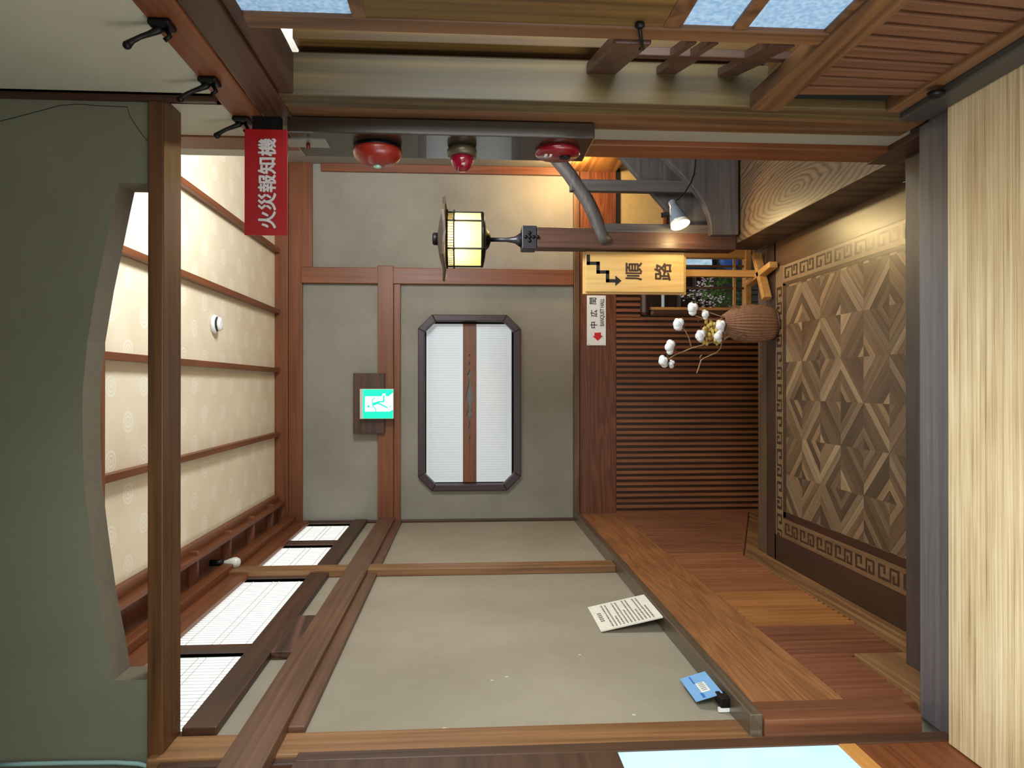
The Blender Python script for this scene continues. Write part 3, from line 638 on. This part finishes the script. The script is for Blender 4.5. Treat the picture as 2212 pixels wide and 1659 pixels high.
for k, (X, h) in enumerate(((.70, .62), (.76, .5), (.80, .72), (.88, .58), (.66, .45))):
    pt = thing('garden_plant', ['leafy garden plant with pale blossom seen through the low window, tallest', 'garden plant with small leaves left of the stand post, outside the low window', 'garden plant with pale flower sprays behind the stand post, outside', 'garden plant rightmost behind the low window lattice', 'short garden plant at the left edge of the low window'][(2, 1, 0, 3, 4)[k]] , 'plant', (X, 5.95, -.72), 'plants outside the low window')
    s_, l_, b_ = MB(), MB(), MB()
    for q in range(4):
        a = random.uniform(-.6, .6); tip = Vector((X+.12*math.sin(a), 5.95+.06*random.uniform(-1, 1), -.72+h*random.uniform(.7, 1.05)))
        s_.tube([(X, 5.95, -.72), (X+.04*math.sin(a), 5.95, -.72+h*.5), tip], .0025, 5)
        for w in range(6):
            t = random.uniform(.35, .95); c = Vector((X, 5.95, -.72)).lerp(tip, t); d = Vector((random.uniform(-1, 1), random.uniform(-.4, .2), random.uniform(-.1, .6)))*.05
            n_ = d.cross(Vector((0, 1, .3))).normalized()*.012
            l_.quad(c, c+d*.5+n_, c+d, c+d*.5-n_)
        for w in range(7): b_.ball(tip+Vector((random.uniform(-.03, .03), 0, random.uniform(-.08, .02))), .006, 1, sc=(1, 1, 1.8))
    s_.build('stem', stemm, pt); l_.build('foliage', leafm, pt); b_.build('blossom', budm, pt)

# ------------------------------------------------------------------ exit sign, boxes on the walls
eb = bx2(763, 806, 831, 937, YB-.08)
wbx = tag(bxs(eb[0], eb[1], YB-.085, YB, eb[2], eb[3]).build('backing_box', M['darkx'], bev=.004), 'dark wooden box behind the green exit sign on the back wall', 'box')
ee = bx2(777, 840, 850, 905, YB-.14)
ex = thing('exit_sign', 'lit green running-man exit sign on the back wall', 'exit sign', ((ee[0]+ee[1])/2, YB-.14, ee[2]))
MB().box(ee[0], ee[1], YB-.139, YB-.086, ee[2], ee[3]).build('housing', plain('sign_housing', (214, 206, 196), .5), ex, bev=.003)
eg, ew = glow('exit_green', (0, 236, 166), 1.0), glow('exit_white', (250, 255, 252), 1.15)
g1 = ee[3]-.024
gfc = MB().box(ee[0]+.005, ee[1]-.005, YB-.144, YB-.139, ee[2]+.004, g1).build('green_face', eg, ex)
def es(x, y): return Vector((lerp(ee[0]+.005, ee[1]-.005, (1220-y)/740), YB-.1445, lerp(ee[2]+.004, g1, 1-(x-300)/750)))
MB().prism([es(*p) for p in ((355, 655), (760, 655), (800, 590), (865, 580), (870, 655), (940, 655), (1050, 565), (1050, 1000), (960, 1045), (355, 1045))], (0, -.001, 0)).build('doorway_mark', ew, gfc)
rm = MB()
def st_(pts, w):
    for a, b in zip(pts, pts[1:]):
        a, b = es(*a)+Vector((0, -.0016, 0)), es(*b)+Vector((0, -.0016, 0)); e = (b-a).normalized()*.001
        rm.bar(a-e, b+e, w, .001, up=(0, 1, 0))
hd = es(445, 915); rm.lathe([(.010, 0), (.010, .001)], hd+Vector((0, -.0012, 0)), (0, -1, 0), 16)
st_([(535, 865), (600, 845), (690, 815)], .02); st_([(680, 800), (820, 788), (822, 630)], .011); st_([(690, 830), (915, 950)], .011)
st_([(540, 830), (532, 745), (610, 692)], .007); st_([(535, 890), (620, 975), (625, 1050)], .0075); st_([(965, 935), (1012, 880)], .006)
rm.build('running_figure', eg, gfc)
pa_, pb2 = ox(572, 1408, XP), ox(660, 1335, XP)
tag(MB().box(XP, XP+.03, 2.80, 3.24, 2.388, 2.475).build('backing_box', wood('grained_board_y', (52, 32, 24), (108, 74, 60), 'y', scale=1.4, fig=.5), bev=.003), 'small dark grained board between transom and lintel rail, left wall', 'board')
# smoke detector, bulb
sm = oz(468, 700, ZC-.02)
sd = thing('smoke_detector', 'white round smoke detector on the papered ceiling', 'smoke detector', (sm.x, sm.y, ZC-.001))
MB().lathe([(.052, 0), (.052, .016), (.046, .022)], (sm.x, sm.y, ZC-.001), (0, 0, -1)).build('base', M['white'], sd)
MB().lathe([(.040, .022), (.036, .034)], (sm.x, sm.y, ZC-.001), (0, 0, -1)).build('vent_ring', plain('dark_vent', (40, 40, 40), .6), sd)
MB().lathe([(.042, .034), (.036, .044), (.02, .047)], (sm.x, sm.y, ZC-.001), (0, 0, -1)).build('cap', M['white'], sd)
bl = thing('light_bulb', 'unlit white bulb under the boarded ceiling strip', 'bulb', (-.965, 4.08, 3.13))
MB().lathe([(.018, 0), (.018, .075)], (-.965, 4.08, 3.13), (0, 0, -1), 16).build('socket', M['black'], bl)
MB().lathe([(.013, .07), (.015, .085), (.024, .105), (.03, .128), (.029, .142), (.02, .157), (.001, .162)], (-.965, 4.08, 3.13), (0, 0, -1), 24).build('glass_bulb', plain('milk_glass', (228, 226, 218), .15, coat=.5), bl)

# ------------------------------------------------------------------ fire alarm
zA, zB = oy(1285, 280, 2.216).z, oy(620, 280, 2.216).z
al = thing('fire_alarm_box', 'tall dark green-brown fire alarm box with red bell, lamp and button', 'fire alarm', (.78, 2.33, zA))
MB().box(.759, .807, 2.216, 2.45, zA, zB).build('case', plain('bronze_enamel', (46, 36, 26), .22, coat=.5), al, bev=.004)
def az(px): return 1.747+(1003.7-px)/F*2.33
MB().lathe([(.074, 0), (.076, .012), (.074, .016)], (.759, 2.335, az(817)), (-1, 0, 0)).build('bell_base', M['black'], al)
be = MB().lathe([(.077, .012), (.077, .02), (.072, .036), (.055, .052), (.03, .060), (.001, .063)], (.759, 2.335, az(817)), (-1, 0, 0), 40).build('bell', M['bellred'], al)
MB().lathe([(.013, .060), (.012, .067), (.001, .069)], (.759, 2.335, az(817)), (-1, 0, 0), 20).build('bell_boss', plain('glint_boss', (170, 225, 215), .2, .3), be)  # pale teal puts the reflection on the boss into its colour
lpb = MB().lathe([(.043, 0), (.047, .01), (.046, .026), (.038, .03)], (.759, 2.33, az(998)), (-1, 0, 0)).build('lamp_base', plain('bronze_ring', (84, 74, 56), .35, .3), al)
MB().lathe([(.036, .03), (.036, .045), (.029, .064), (.015, .074), (.001, .077)], (.759, 2.33, az(998)), (-1, 0, 0)).build('lamp_lens', plain('red_lens', (120, 6, 34), .12, emit=.1, coat=.6), lpb)
cpt = MB().lathe([(.073, 0), (.073, .012), (.066, .02), (.001, .022)], (.759, 2.335, az(1206)), (-1, 0, 0), 40).build('call_point', plain('call_red', (120, 10, 28), .25, coat=.4), al)
MB().lathe([(.020, .0215), (.017, .026)], (.759, 2.335, az(1222)), (-1, 0, 0), 20).build('push_button', M['black'], cpt)
MB().box(.7365, .738, 2.31, 2.335, az(1182), az(1176)).box(.7365, .738, 2.31, 2.335, az(1192), az(1187)).build('button_label', M['white'], cpt)
swp = MB().box(.7545, .759, 2.268, 2.345, az(716), az(630)).build('switch_plate', plain('steel_plate', (170, 172, 164), .3, .7), al)
MB().lathe([(.006, 0), (.006, .018)], (.7545, 2.305, az(675)), (-1, 0, 0), 12).build('jack_knob', plain('dark_red_knob', (90, 20, 18), .4), swp)
rs = thing('fire_alarm_sign', 'red fire alarm sign with white characters below the hanging wall', 'sign', (.6, 2.2, oy(622, 400, 2.2).z))
r_ = bx2(528, 279, 621, 508, 2.2)
rpl = MB().box(r_[0], r_[1], 2.2, 2.206, r_[2], r_[3]).build('plate', M['red'], rs, bev=.001)
tx = bx2(552, 300, 609, 494, 2.2)
letters('lettering', '火災報知機', (tx[1]-tx[0])/4.95, ((tx[0]+tx[1])/2, 2.1992, (tx[2]+tx[3])/2), plain('sign_white', (205, 196, 198), .5), rpl, bold=.0016)
MB().box(r_[1]-.04, .80, 2.207, 2.225, r_[2]+.02, r_[3]-.02).build('bracket', M['black'], rs)
# coat hooks
def hook(Y, lab):
    h = thing('coat_hook', lab, 'coat hook', (.803, Y, 2.39), 'coat hooks on the peg rail')
    b = Vector((.802, Y, 2.418))
    MB().box(.788, .803, Y-.024, Y+.024, 2.388, 2.438).build('back_plate', M['black'], h, bev=.006)
    MB().tube([b+Vector((-.01, 0, 0)), b+Vector((-.018, 0, .004)), b+Vector((-.026, 0, .022)), b+Vector((-.034, -.002, .040)), b+Vector((-.044, -.004, .056)), b+Vector((-.054, -.006, .066))], [.010, .0085, .0065, .0055, .006, .009], 10).build('hook_arm', M['black'], h)
    MB().ball(b+Vector((-.055, -.006, .067)), .0098).build('hook_tip', M['black'], h)
    MB().tube([b+Vector((-.012, 0, -.012)), b+Vector((-.030, 0, -.022)), b+Vector((-.040, 0, -.010))], .0055, 8).build('lower_hook', M['black'], h)
for Y, lab in ((1.36, 'black coat hook nearest the camera, mostly cut off by the frame'), (1.655, 'black coat hook second from the camera, whole against grey plaster'), (1.955, 'black coat hook crossing the end of the lintel beam'), (2.235, 'black coat hook farthest in, just above the red sign')): hook(Y, lab)

# ------------------------------------------------------------------ staircase with newel post
sc_ = thing('staircase', 'weathered staircase with curved handrail rising to the right', 'staircase', (.9, 4.1, .202))
nx0, nx1_ = oy(1200, 538, 4.1).x, oy(1200, 494, 4.1).x
zc_ = oy(1158, 517, 4.1).z
nw = MB().box(nx0, nx1_, 4.06, 4.18, .202, zc_).build('newel_post', wood('newel_timber', (52, 30, 24), (98, 64, 50), 'z', fig=.1), sc_, bev=.006)
hp = [(1302, 513), (1296, 500), (1289, 478), (1280, 456), (1268, 432), (1250, 406), (1231, 378), (1210, 352), (1180, 316), (1120, 250), (1030, 150), (915, 20)]
hpts = [oy(*p, 4.08) for p in hp]
MB().tube([hpts[0]+Vector((-.03, .0, -.02))]+hpts, [.040]+[.039]*12, 12).build('handrail', M['greyx'], sc_)
def fr_poly(pts, Y): return [oy(*p, Y) for p in pts]
st1 = MB().prism(fr_poly([(1596, 330), (1596, 507), (1537, 507), (1536, 485), (1531, 462), (1521, 438), (1503, 412), (1478, 382), (1445, 350), (1400, 306), (1330, 240), (1110, 20), (1262, 20), (1480, 240)], 4.0), (0, .06, 0)).build('curved_stringer', M['greyx'], sc_, bev=.005)
MB().prism(fr_poly([(1540, 500), (1470, 500), (1455, 470), (1333, 330), (1250, 235), (1062, 20), (1290, 20), (1500, 235), (1500, 400), (1540, 470)], 4.12), (0, .05, 0)).build('inner_stringer', M['greyx'], sc_, bev=.004)
for y0_, y1_, xa_, xb_ in ((389, 414, 1232, 1500), (484, 503, 1290, 1535)):
    q = bx2(xa_, y0_, xb_, y1_, 4.06)
    MB().box(q[0], q[1], 4.055, 4.105, q[2], q[3]).build('baluster', M['greyz'], sc_, bev=.004)
for k in range(6): MB().box(1.05+.2*k, 1.3+.2*k, 4.175, 4.5, .202+.15*k, .332+.17*k).build('tread', M['darkx'], sc_, bev=.004)
# lantern on the newel
LX = oy(1000, 517, 4.12).x
lz = lambda px: oy(px, 517, 4.12).z
la = thing('lantern', 'lit paper lantern with a dark hipped roof on the newel post', 'lantern', (LX, 4.12, zc_))
z0, z1, z2 = lz(1041), lz(966), lz(958)
s6 = .152
def hexp(s, z): return [Vector((LX+s*math.cos(PI/3*k), 4.12+s*math.sin(PI/3*k), z)) for k in range(6)]
pm = MB(); a, b = hexp(s6*.985, z0), hexp(s6*.985, z1)
for k in range(6): pm.quad(a[k], a[(k+1) % 6], b[(k+1) % 6], b[k])
pm.build('paper_shade', translucent('lantern_paper', (250, 236, 180)), la)
fm = MB(); a, b = hexp(s6, z0), hexp(s6, z1); mid = lerp(z0, z1, .80); mm = hexp(s6, mid)
for k in range(6):
    fm.bar(a[k], b[k], .008, .008, up=(1, .2, 0))
    for ring, w in ((a, .013), (mm, .008), (b, .012)): fm.bar(ring[k], ring[(k+1) % 6], w, w)
    for t in range(1, 10):
        p = mm[k].lerp(mm[(k+1) % 6], t/10); q2 = b[k].lerp(b[(k+1) % 6], t/10); fm.bar(p, q2, .003, .003, up=(1, .2, 0))
    for ring in (b, mm): 
        d = (ring[k]-Vector((LX, 4.12, ring[k].z))).normalized(); fm.bar(ring[k], ring[k]+d*.014, .01, .01)
fm.build('frame', M['black'], la)
rfm = MB(); zr = z1-.004
P0 = []
rings = [(.242, 0.006, .0), (.235, .018, 0), (.175, .028, 0), (.10, .048, 0), (.03, .058, 0)]
prev = None; low = None
for r, h, _ in rings:
    cur = []
    for k in range(24):
        t = 2*PI*k/24; hx = abs(((t/(PI/3)) % 1)-.5)*2; rr = r*(1-.09*(1-hx)); cur.append(rfm.b.verts.new((LX+rr*math.cos(t), 4.12+rr*math.sin(t), zr+h+(.012*hx if r > .2 else 0))))
    if prev: 
        for k in range(24): rfm.b.faces.new((prev[k], prev[(k+1) % 24], cur[(k+1) % 24], cur[k]))
    else: rfm.b.faces.new(cur[::-1])
    prev = cur
rfm.b.faces.new(prev); lrf = rfm.build('roof', wood('lantern_roof', (46, 36, 32), (80, 66, 58), 'x', fig=.1), la)
MB().lathe([(.035, 0), (.035, .022), (.028, .03)], (LX, 4.12, zr+.056), (0, 0, 1), 20).build('finial', M['black'], lrf)
zs0 = lz(1054)
MB().lathe([(.15, 0), (.15, -.01), (.11, -.018), (.06, -.024), (.045, -.04), (.016, -.05)], (LX, 4.12, z0), (0, 0, 1), 6).build('base_plate', M['black'], la)
MB().tube([(LX, 4.12, z0-.045), (LX, 4.12, lz(1095)), (LX, 4.12, lz(1112)), (LX, 4.12, lz(1126))], [.012, .012, .02, .045], 14).build('stem', M['iron'], la)
cz = lz(1126)
cp_ = MB().box(nx0-.006, nx1_+.006, 4.054, 4.186, zc_-.0, cz)
lcl = cp_.build('collar', M['iron'], la, bev=.004)
cm = MB()
for dx, dz in ((0, 0), (.022, 0), (-.022, 0), (0, .022), (0, -.022), (0, -.045)): cm.ball(((nx0+nx1_)/2+dx, 4.052, (zc_+cz)/2+dz), .012, 1, sc=(1, .4, 1))
cm.build('flower_boss', M['black'], lcl)
# clip lamp
L0, L1 = oy(1452, 437, 4.0), oy(1476, 503, 3.93)
lamp = thing('clip_lamp', 'small silver clip-on spotlight by the stair balusters', 'lamp', L0)
d = (L1-L0); Ln = d.length; d.normalize()
MB().lathe([(.016, -.01), (.022, 0), (.022, .03), (.024, .032), (.03, .045), (.05, .125), (.052, .13)], L0, d, 28).build('shade', plain('silver_blue', (158, 168, 186), .3, .55), lamp)
tr_ = MB()
tr_.lathe([(.051, .128), (.055, .15), (.050, .152), (.047, .135)], L0, d, 28); tr_.build('rim', plain('rim_white', (240, 236, 222), .4), lamp)
MB().lathe([(.045, .143), (.03, .15), (.001, .152)], L0, d, 24).build('bulb_face', glow('bulb_hot', (255, 236, 180), 9), lamp)
MB().bar(oy(1428, 465, 4.02), oy(1452, 462, 4.01), .02, .02).build('clip', M['iron'], lamp)
cb_ = [oy(*p, 4.0) for p in ((1452, 437), (1466, 430), (1480, 415), (1492, 395), (1499, 375), (1502, 345), (1500, 325))]
MB().tube(cb_, .0035, 6).build('cable', M['black'], lamp)
tgt = oz(1880, 505, 0)
point('clip_lamp_spill', L0+d*.175+Vector((-.03, -.02, 0)), 2.6, (1.0, .76, .36), .012)
spo.location = L0+d*.16; spo.rotation_euler = (tgt-spo.location).to_track_quat('-Z', 'Y').to_euler()

# ------------------------------------------------------------------ route sign on its stand
SY = 4.14
sg = thing('route_sign_stand', 'honey-coloured wooden route sign on a cross-footed stand', 'sign stand', (.64, 4.1, 0))
r1 = bx2(1259, 545, 1482, 636, SY); r2 = bx2(1265, 544, 1478, 631, SY-.02)
MB().box(r1[0], r1[1], SY, SY+.012, r1[2], r1[3]).build('back_board', M['board'], sg, bev=.002)
sbd = MB().box(r2[0], r2[1], SY-.02, SY-.001, r2[2], r2[3]).build('sign_board', M['board'], sg, bev=.003)
YF = SY-.0215
def lt(x, y): return oy(1250+x/5.53, 530+y/5.53, YF)
ar = MB()
path = [(115, 130), (115, 213), (232, 213), (232, 318), (345, 318), (345, 423), (440, 423)]
hw_ = 20
for (xa, ya), (xb, yb) in zip(path, path[1:]):
    x0_, x1_ = sorted((xa, xb)); y0_, y1_ = sorted((ya, yb)); pa, pb = lt(x0_-hw_, y0_-(hw_ if ya == yb or True else 0)), lt(x1_+hw_, y1_+hw_)
    ar.box(min(pa.x, pb.x), max(pa.x, pb.x), YF, YF+.0012+random.random()*.0002, min(pa.z, pb.z), max(pa.z, pb.z))
ar.prism([lt(438, 360), lt(512, 423), lt(438, 485)], (0, .0014, 0))
ar.build('stair_arrow', M['ink'], sbd)
for ch, px, py, nm in (('順', 1371.5, 586, 'lettering'), ('路', 1435, 587, 'lettering')):
    letters(nm, ch, .105, oy(px, py, YF), plain('brown_ink', (58, 34, 26), .6), sbd, bold=.0016)
pq = oy(1560, 591, SY+.03).x
MB().box(pq-.02, pq+.02, SY+.013, SY+.052, .045, r1[3]-.05).build('post', M['palez'], sg, bev=.003)
fy = SY+.03
MB().bar((pq+.12, fy+.02, .035), (pq-.16, fy-.13, .035), .035, .05).build('foot', M['paley'], sg, bev=.005)
MB().bar((pq-.04, fy+.13, .035), (pq+.02, fy-.22, .035), .035, .05).build('foot', M['paley'], sg, bev=.005)
# banquet hall sign
bh = bx2(1268, 638, 1309, 746, YB-.045)
bs = thing('banquet_hall_sign', 'white banquet hall sign with red arrow on the back rail board', 'sign', ((bh[0]+bh[1])/2, YB-.04, bh[2]))
bpl = MB().box(bh[0], bh[1], YB-.042, YB-.036, bh[2], bh[3]).build('plate', M['white'], bs, bev=.001)
YS = YB-.0424
for ch, px, py in (('中', 1283.5, 702), ('広', 1284, 677), ('間', 1282, 650)): letters('lettering', ch, .058, oy(px, py, YS), M['ink'], bpl, bold=.0008)
letters('lettering', 'BANQUET HALL', .044, oy(1301, 675, YS), M['ink'], bpl, sx=.66, bold=.0003)
def bl_(x, y): return oy(1250+x/5.53, 530+y/5.53, YS)
MB().prism([bl_(*p) for p in ((187, 1045), (265, 1040), (268, 1080), (292, 1080), (230, 1140), (165, 1085), (188, 1085))], (0, -.0008, 0)).build('arrow', plain('arrow_red', (214, 24, 32), .5), bpl)
for q_ in ((122, 1183), (326, 1178)): MB().ball(bl_(*q_), .003, 1).build('screw', M['black'], bpl)

# ------------------------------------------------------------------ basket vase and what stands in it
BX, BY = .352, 4.03
bk = thing('basket_vase', 'ribbed brown woven basket vase on the parquet', 'basket', (BX, BY, 0))
prof = [(.070, 0), (.083, .004), (.092, .03), (.101, .08), (.104, .13), (.100, .18), (.088, .225), (.068, .262), (.052, .285), (.050, .292), (.042, .292), (.042, .26)]
MB().lathe(prof, (BX, BY, .002), (0, 0, 1), 272, rib=.045, ribn=34).build('body', wood('woven_bamboo', (88, 56, 40), (168, 120, 86), 'x', scale=3, fig=.1, rough=.6), bk)
MB().lathe([(.088, 0), (.092, .006), (.086, .01)], (BX, BY, 0), (0, 0, 1), 48).build('foot_ring', M['darkx'], bk)
for sx_, tt in ((-1, .0), (1, .0)):
    rg = MB(); cc_ = Vector((BX-.075, BY-.075, .215)) if sx_ < 0 else Vector((BX+.085, BY-.03, .24))
    nrm = (cc_-Vector((BX, BY, cc_.z))).normalized(); tg = Vector((0, 0, 1)).cross(nrm)
    rg.tube([cc_+(tg*math.cos(t)*.02+Vector((0, 0, 1))*math.sin(t)*.028)+nrm*.008 for t in [2*PI*k/20 for k in range(21)]], .0028, 6)
    rg.build('ring_handle', plain('cane', (120, 84, 62), .6), bk)
cot, cal, tw = plain('cotton_white', (240, 240, 244), .95), plain('dry_calyx', (104, 72, 44), .8), plain('dry_twig', (176, 142, 106), .7)
def boll(root, p, r=.026):
    p = Vector(p); m_ = MB()
    for k in range(5):
        t = 2*PI*k/5+random.random(); m_.ball(p+Vector((math.cos(t), math.sin(t)*.8, math.sin(t*2)*.35))*r*.55, r*random.uniform(.5, .72), 2, sc=(1, .9, random.uniform(.75, 1.1)))
    m_.ball(p+Vector((0, -.4*r, .3*r)), r*.7, 2); bo_ = m_.build('cotton_boll', cot, root)
    c_ = MB()
    for k in range(5):
        t = 2*PI*k/5; dd = Vector((math.cos(t)*.8, math.sin(t)*.8, -.5))*r; c_.prism([p+Vector((0, 0, -r)), p+dd*1.15+Vector((.004, 0, .004)), p+dd*1.3], (.001, .001, .001))
    c_.build('calyx', cal, bo_)
def branch(lab, paths, bolls):
    b0 = oy(*paths[0][0], 4.0); r = thing('cotton_branch', lab, 'cotton branch', (BX, BY, .25), 'cotton branches in the basket')
    for i, p in enumerate(paths):
        pts = [oy(*q, 4.0-.02*k) for k, q in enumerate(p)]
        if i == 0: pts = [Vector((BX+(pts[0].x-BX)*.4, BY, .2))]+pts
        MB().tube(pts, [.004]+[.0032]*(len(pts)-2)+[.002], 7).build('twig', tw, r)
    for px, py, rr in bolls: boll(r, oy(px, py, 3.94), rr)
branch('longest cotton branch, reaching up and left with white bolls at its tip', [[(1562, 732), (1540, 739), (1494, 752), (1455, 768), (1444, 776)], [(1494, 752), (1488, 730), (1480, 714), (1470, 704)]], [(1448, 750, .036), (1434, 781, .034), (1451, 786, .022), (1466, 700, .036)])
branch('bare crooked cotton branch drooping to the left with one dry bud', [[(1560, 736), (1556, 753), (1547, 762), (1520, 774), (1514, 779), (1509, 795), (1505, 806)], [(1514, 779), (1512, 771), (1516, 767)]], [])
branch('cotton branch leaning right with a single creamy boll', [[(1556, 683), (1535, 676), (1513, 669), (1505, 668)]], [(1497, 667, .034)])
branch('short cotton branch close to the basket with half-open boll', [[(1550, 692), (1535, 690), (1518, 687), (1502, 682)]], [(1524, 680, .026)])
branch('stubby cotton branch with fat bolls at the basket mouth', [[(1556, 722), (1540, 722), (1522, 724)]], [(1513, 726, .034), (1557, 704, .034), (1552, 727, .032)])
yf = thing('dried_flowers', 'bunch of yellow dried flowers in the basket mouth', 'dried flowers', (BX, BY, .28), None)
fym, ys = plain('dried_yellow', (206, 178, 96), .85), MB()
for k in range(52):
    c_ = oy(random.uniform(1520, 1560), random.uniform(694, 744), 3.97+random.uniform(-.04, .04)); MB().ball(c_, random.uniform(.011, .017), 1, sc=(1, 1, .7)).build('flower_head', fym, yf)
    if k % 3 == 0: ys.tube([(BX, BY, .24), c_], .0016, 5)
ys.build('stem', tw, yf)
for k in range(24): MB().ball(oy(random.uniform(1505, 1558), random.uniform(684, 712), 4.03+random.uniform(-.04, .04)), .0038, 1).build('berry', plain('dry_berry', (110, 52, 44), .7), yf)

# ------------------------------------------------------------------ things on the left ledge
def onledge(px, py): return oz(px, py, .915)
c0 = [ (1432, 1341), (1390, 1280), (1268, 1305), (1298, 1365)]   # bottom-near, bottom-far, top-far, top-near
bn, bf = oz(1432, 1341, .918), oz(1391, 1281, .918)
xb_ = (bn.x+bf.x)/2
xt_ = XP+.004
tnY, tfY = bn.y, bf.y
tz = oy(1283, 1335, (tnY+tfY)/2).z
cdt = thing('notice_card', 'cream printed notice card leaning on the left wall ledge', 'notice card', (xb_, (tnY+tfY)/2, .915))
bnv, bfv = Vector((xb_, bn.y, .917)), Vector((xb_, bf.y, .917))
dz_ = ox(1298, 1365, xt_).z-.917
tnv, tfv = Vector((xt_, bn.y, .917+dz_)), Vector((xt_, bf.y, .917+dz_))
nr = (bfv-bnv).cross(tnv-bnv).normalized()
if nr.x < 0: nr = -nr
cbd = MB().prism([bnv, bfv, tfv, tnv], nr*.006).build('board', M['card'], cdt)
def cp(u, v): return bnv.lerp(bfv, u).lerp(tnv.lerp(tfv, u), v)+nr*.0062
ttl = MB()
for k in range(5): 
    u = .30+k*.075
    for q in range(3): ttl.quad(cp(u, .86+q*.022), cp(u+.05, .86+q*.022), cp(u+.05, .873+q*.022), cp(u, .873+q*.022))
    ttl.quad(cp(u+.02, .855), cp(u+.03, .855), cp(u+.03, .925), cp(u+.02, .925))
ttl.build('title_line', M['ink'], cbd)
tl = MB()
for r in range(12):
    v = .77-r*.06; u = .05
    end = .93 if r % 3 != 2 else random.uniform(.4, .6)
    while u < end:
        w = random.uniform(.012, .03); tl.quad(cp(u, v), cp(u+w, v), cp(u+w, v+random.uniform(.018, .03)), cp(u, v+.024)); u += w+.012
tl.build('text_lines', M['ink'], cbd)
# blue packet with black clip
b1, b2, b3, b4 = [oz(*p, .0) for p in ((0, 0), (0, 1), (1, 0), (1, 1))]
e1, e2 = oz(1562, 1499, .925), oz(1523, 1452, .925)
bxm = (e1.x+e2.x)/2; y1b, y2b = e1.y, e2.y
zt_ = ox(1517, 1528, XP+.03).z; zt2 = ox(1480, 1475, XP+.03).z
bpk = thing('blue_leaflet', 'small pale blue leaflet propped on the near end of the ledge', 'leaflet', (bxm, (y1b+y2b)/2, .915))
pn_, pf_ = Vector((bxm, y1b, .925)), Vector((bxm, y2b, .925)); tn_, tf_ = Vector((XP+.02, y1b+.01, .925+(zt_-.925)*1.0)), Vector((XP+.02, y2b+.01, .925+(zt_-.925)*1.0))
n2_ = (pf_-pn_).cross(tn_-pn_).normalized(); n2_ = -n2_ if n2_.x < 0 else n2_
MB().prism([pn_, pf_, tf_, tn_], n2_*.004).build('cover', plain('sky_paper', (120, 172, 224), .5), bpk)
def cq(u, v): return pn_.lerp(pf_, u).lerp(tn_.lerp(tf_, u), v)+n2_*.0044
MB().quad(cq(.22, .30), cq(.62, .30), cq(.62, .62), cq(.22, .62)).build('white_label', M['card'], bpk)
bb2 = MB()
for k in range(5): bb2.quad(cq(.28+.07*k, .36), cq(.31+.07*k, .36), cq(.31+.07*k, .56), cq(.28+.07*k, .56))
for p in bb2.b.verts: p.co += n2_*.0004
bb2.build('label_print', plain('grey_print', (120, 140, 165), .6), bpk)
for q_ in ((.02, .22, .60, .70), (.62, .95, .62, .68)): MB().quad(cq(q_[0], q_[2]), cq(q_[1], q_[2]), cq(q_[1], q_[3]), cq(q_[0], q_[3])).build('dark_band', plain('deep_blue', (40, 110, 190), .5), bpk)
bc = thing('black_clip', 'black clip and coins behind the blue leaflet on the ledge', 'clip', (bxm-.02, y1b+.0, .915))
MB().box(bxm-.030, bxm+.002, y1b-.035, y1b+.02, .915, .945).build('clip_body', M['black'], bc, bev=.003)
MB().box(bxm-.045, bxm-.032, y1b-.03, y1b-.02, .915, .95).build('clip_lever', M['white'], bc)

# ------------------------------------------------------------------ near left: sliding door, threshold, cable
trim(MB().box(-1.32, -.985, -1.2, 1.955, .25, .36).box(-1.18, -1.15, -1.2, 1.955, .36, .385).box(-1.08, -1.05, -1.2, 1.955, .36, .385), M['darky'], 'dark grooved threshold beside the bamboo floor on the left')
trim(MB().box(-1.35, -1.032, 2.031, 2.064, .336, 2.58).box(-1.35, -1.16, 2.066, 2.2, .336, 2.58), M['darkz'], 'dark post face at the far left edge')
d1 = struct(MB().box(-1.03, -.998, 1.978, 2.028, .36, 2.2).build('door_1', M['darkz'], bev=.004), 'sliding door with a pale pane at the far left edge', 'door')
zdp = oy(1817, 1645, 1.96).z
MB().box(-1.022, -1.003, -.4, 1.978, zdp, 1.33).build('pane', glow('door_pane', (168, 206, 222), .5, (196, 224, 234), 8), d1)
MB().box(-1.026, -.998, -.4, 1.978, zdp-.05, zdp).build('door_rail', M['paley'], d1, bev=.004, label='honey-coloured lower rail of the door')
MB().box(-1.022, -1.003, -.4, 1.978, .362, zdp-.05).build('lower_panel', M['trimy'], d1)
MB().box(-1.026, -1.0, -.4, 1.978, 1.33, 2.2).build('upper_panel', M['darky'], d1)
cbl = MB().tube([oy(*p, 2.083) for p in ((-10, 1653), (60, 1650), (150, 1648), (250, 1647), (300, 1650), (330, 1658), (360, 1672), (420, 1700))], .006, 10)
tag(cbl.build('cable', plain('pale_blue_cable', (150, 184, 186), .45)), 'pale blue cable running down the near hanging wall', 'cable')
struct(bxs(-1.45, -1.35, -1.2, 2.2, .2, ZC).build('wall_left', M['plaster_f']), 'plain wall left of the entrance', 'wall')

for o in bpy.data.objects:
    if '_w' in o: del o['_w']
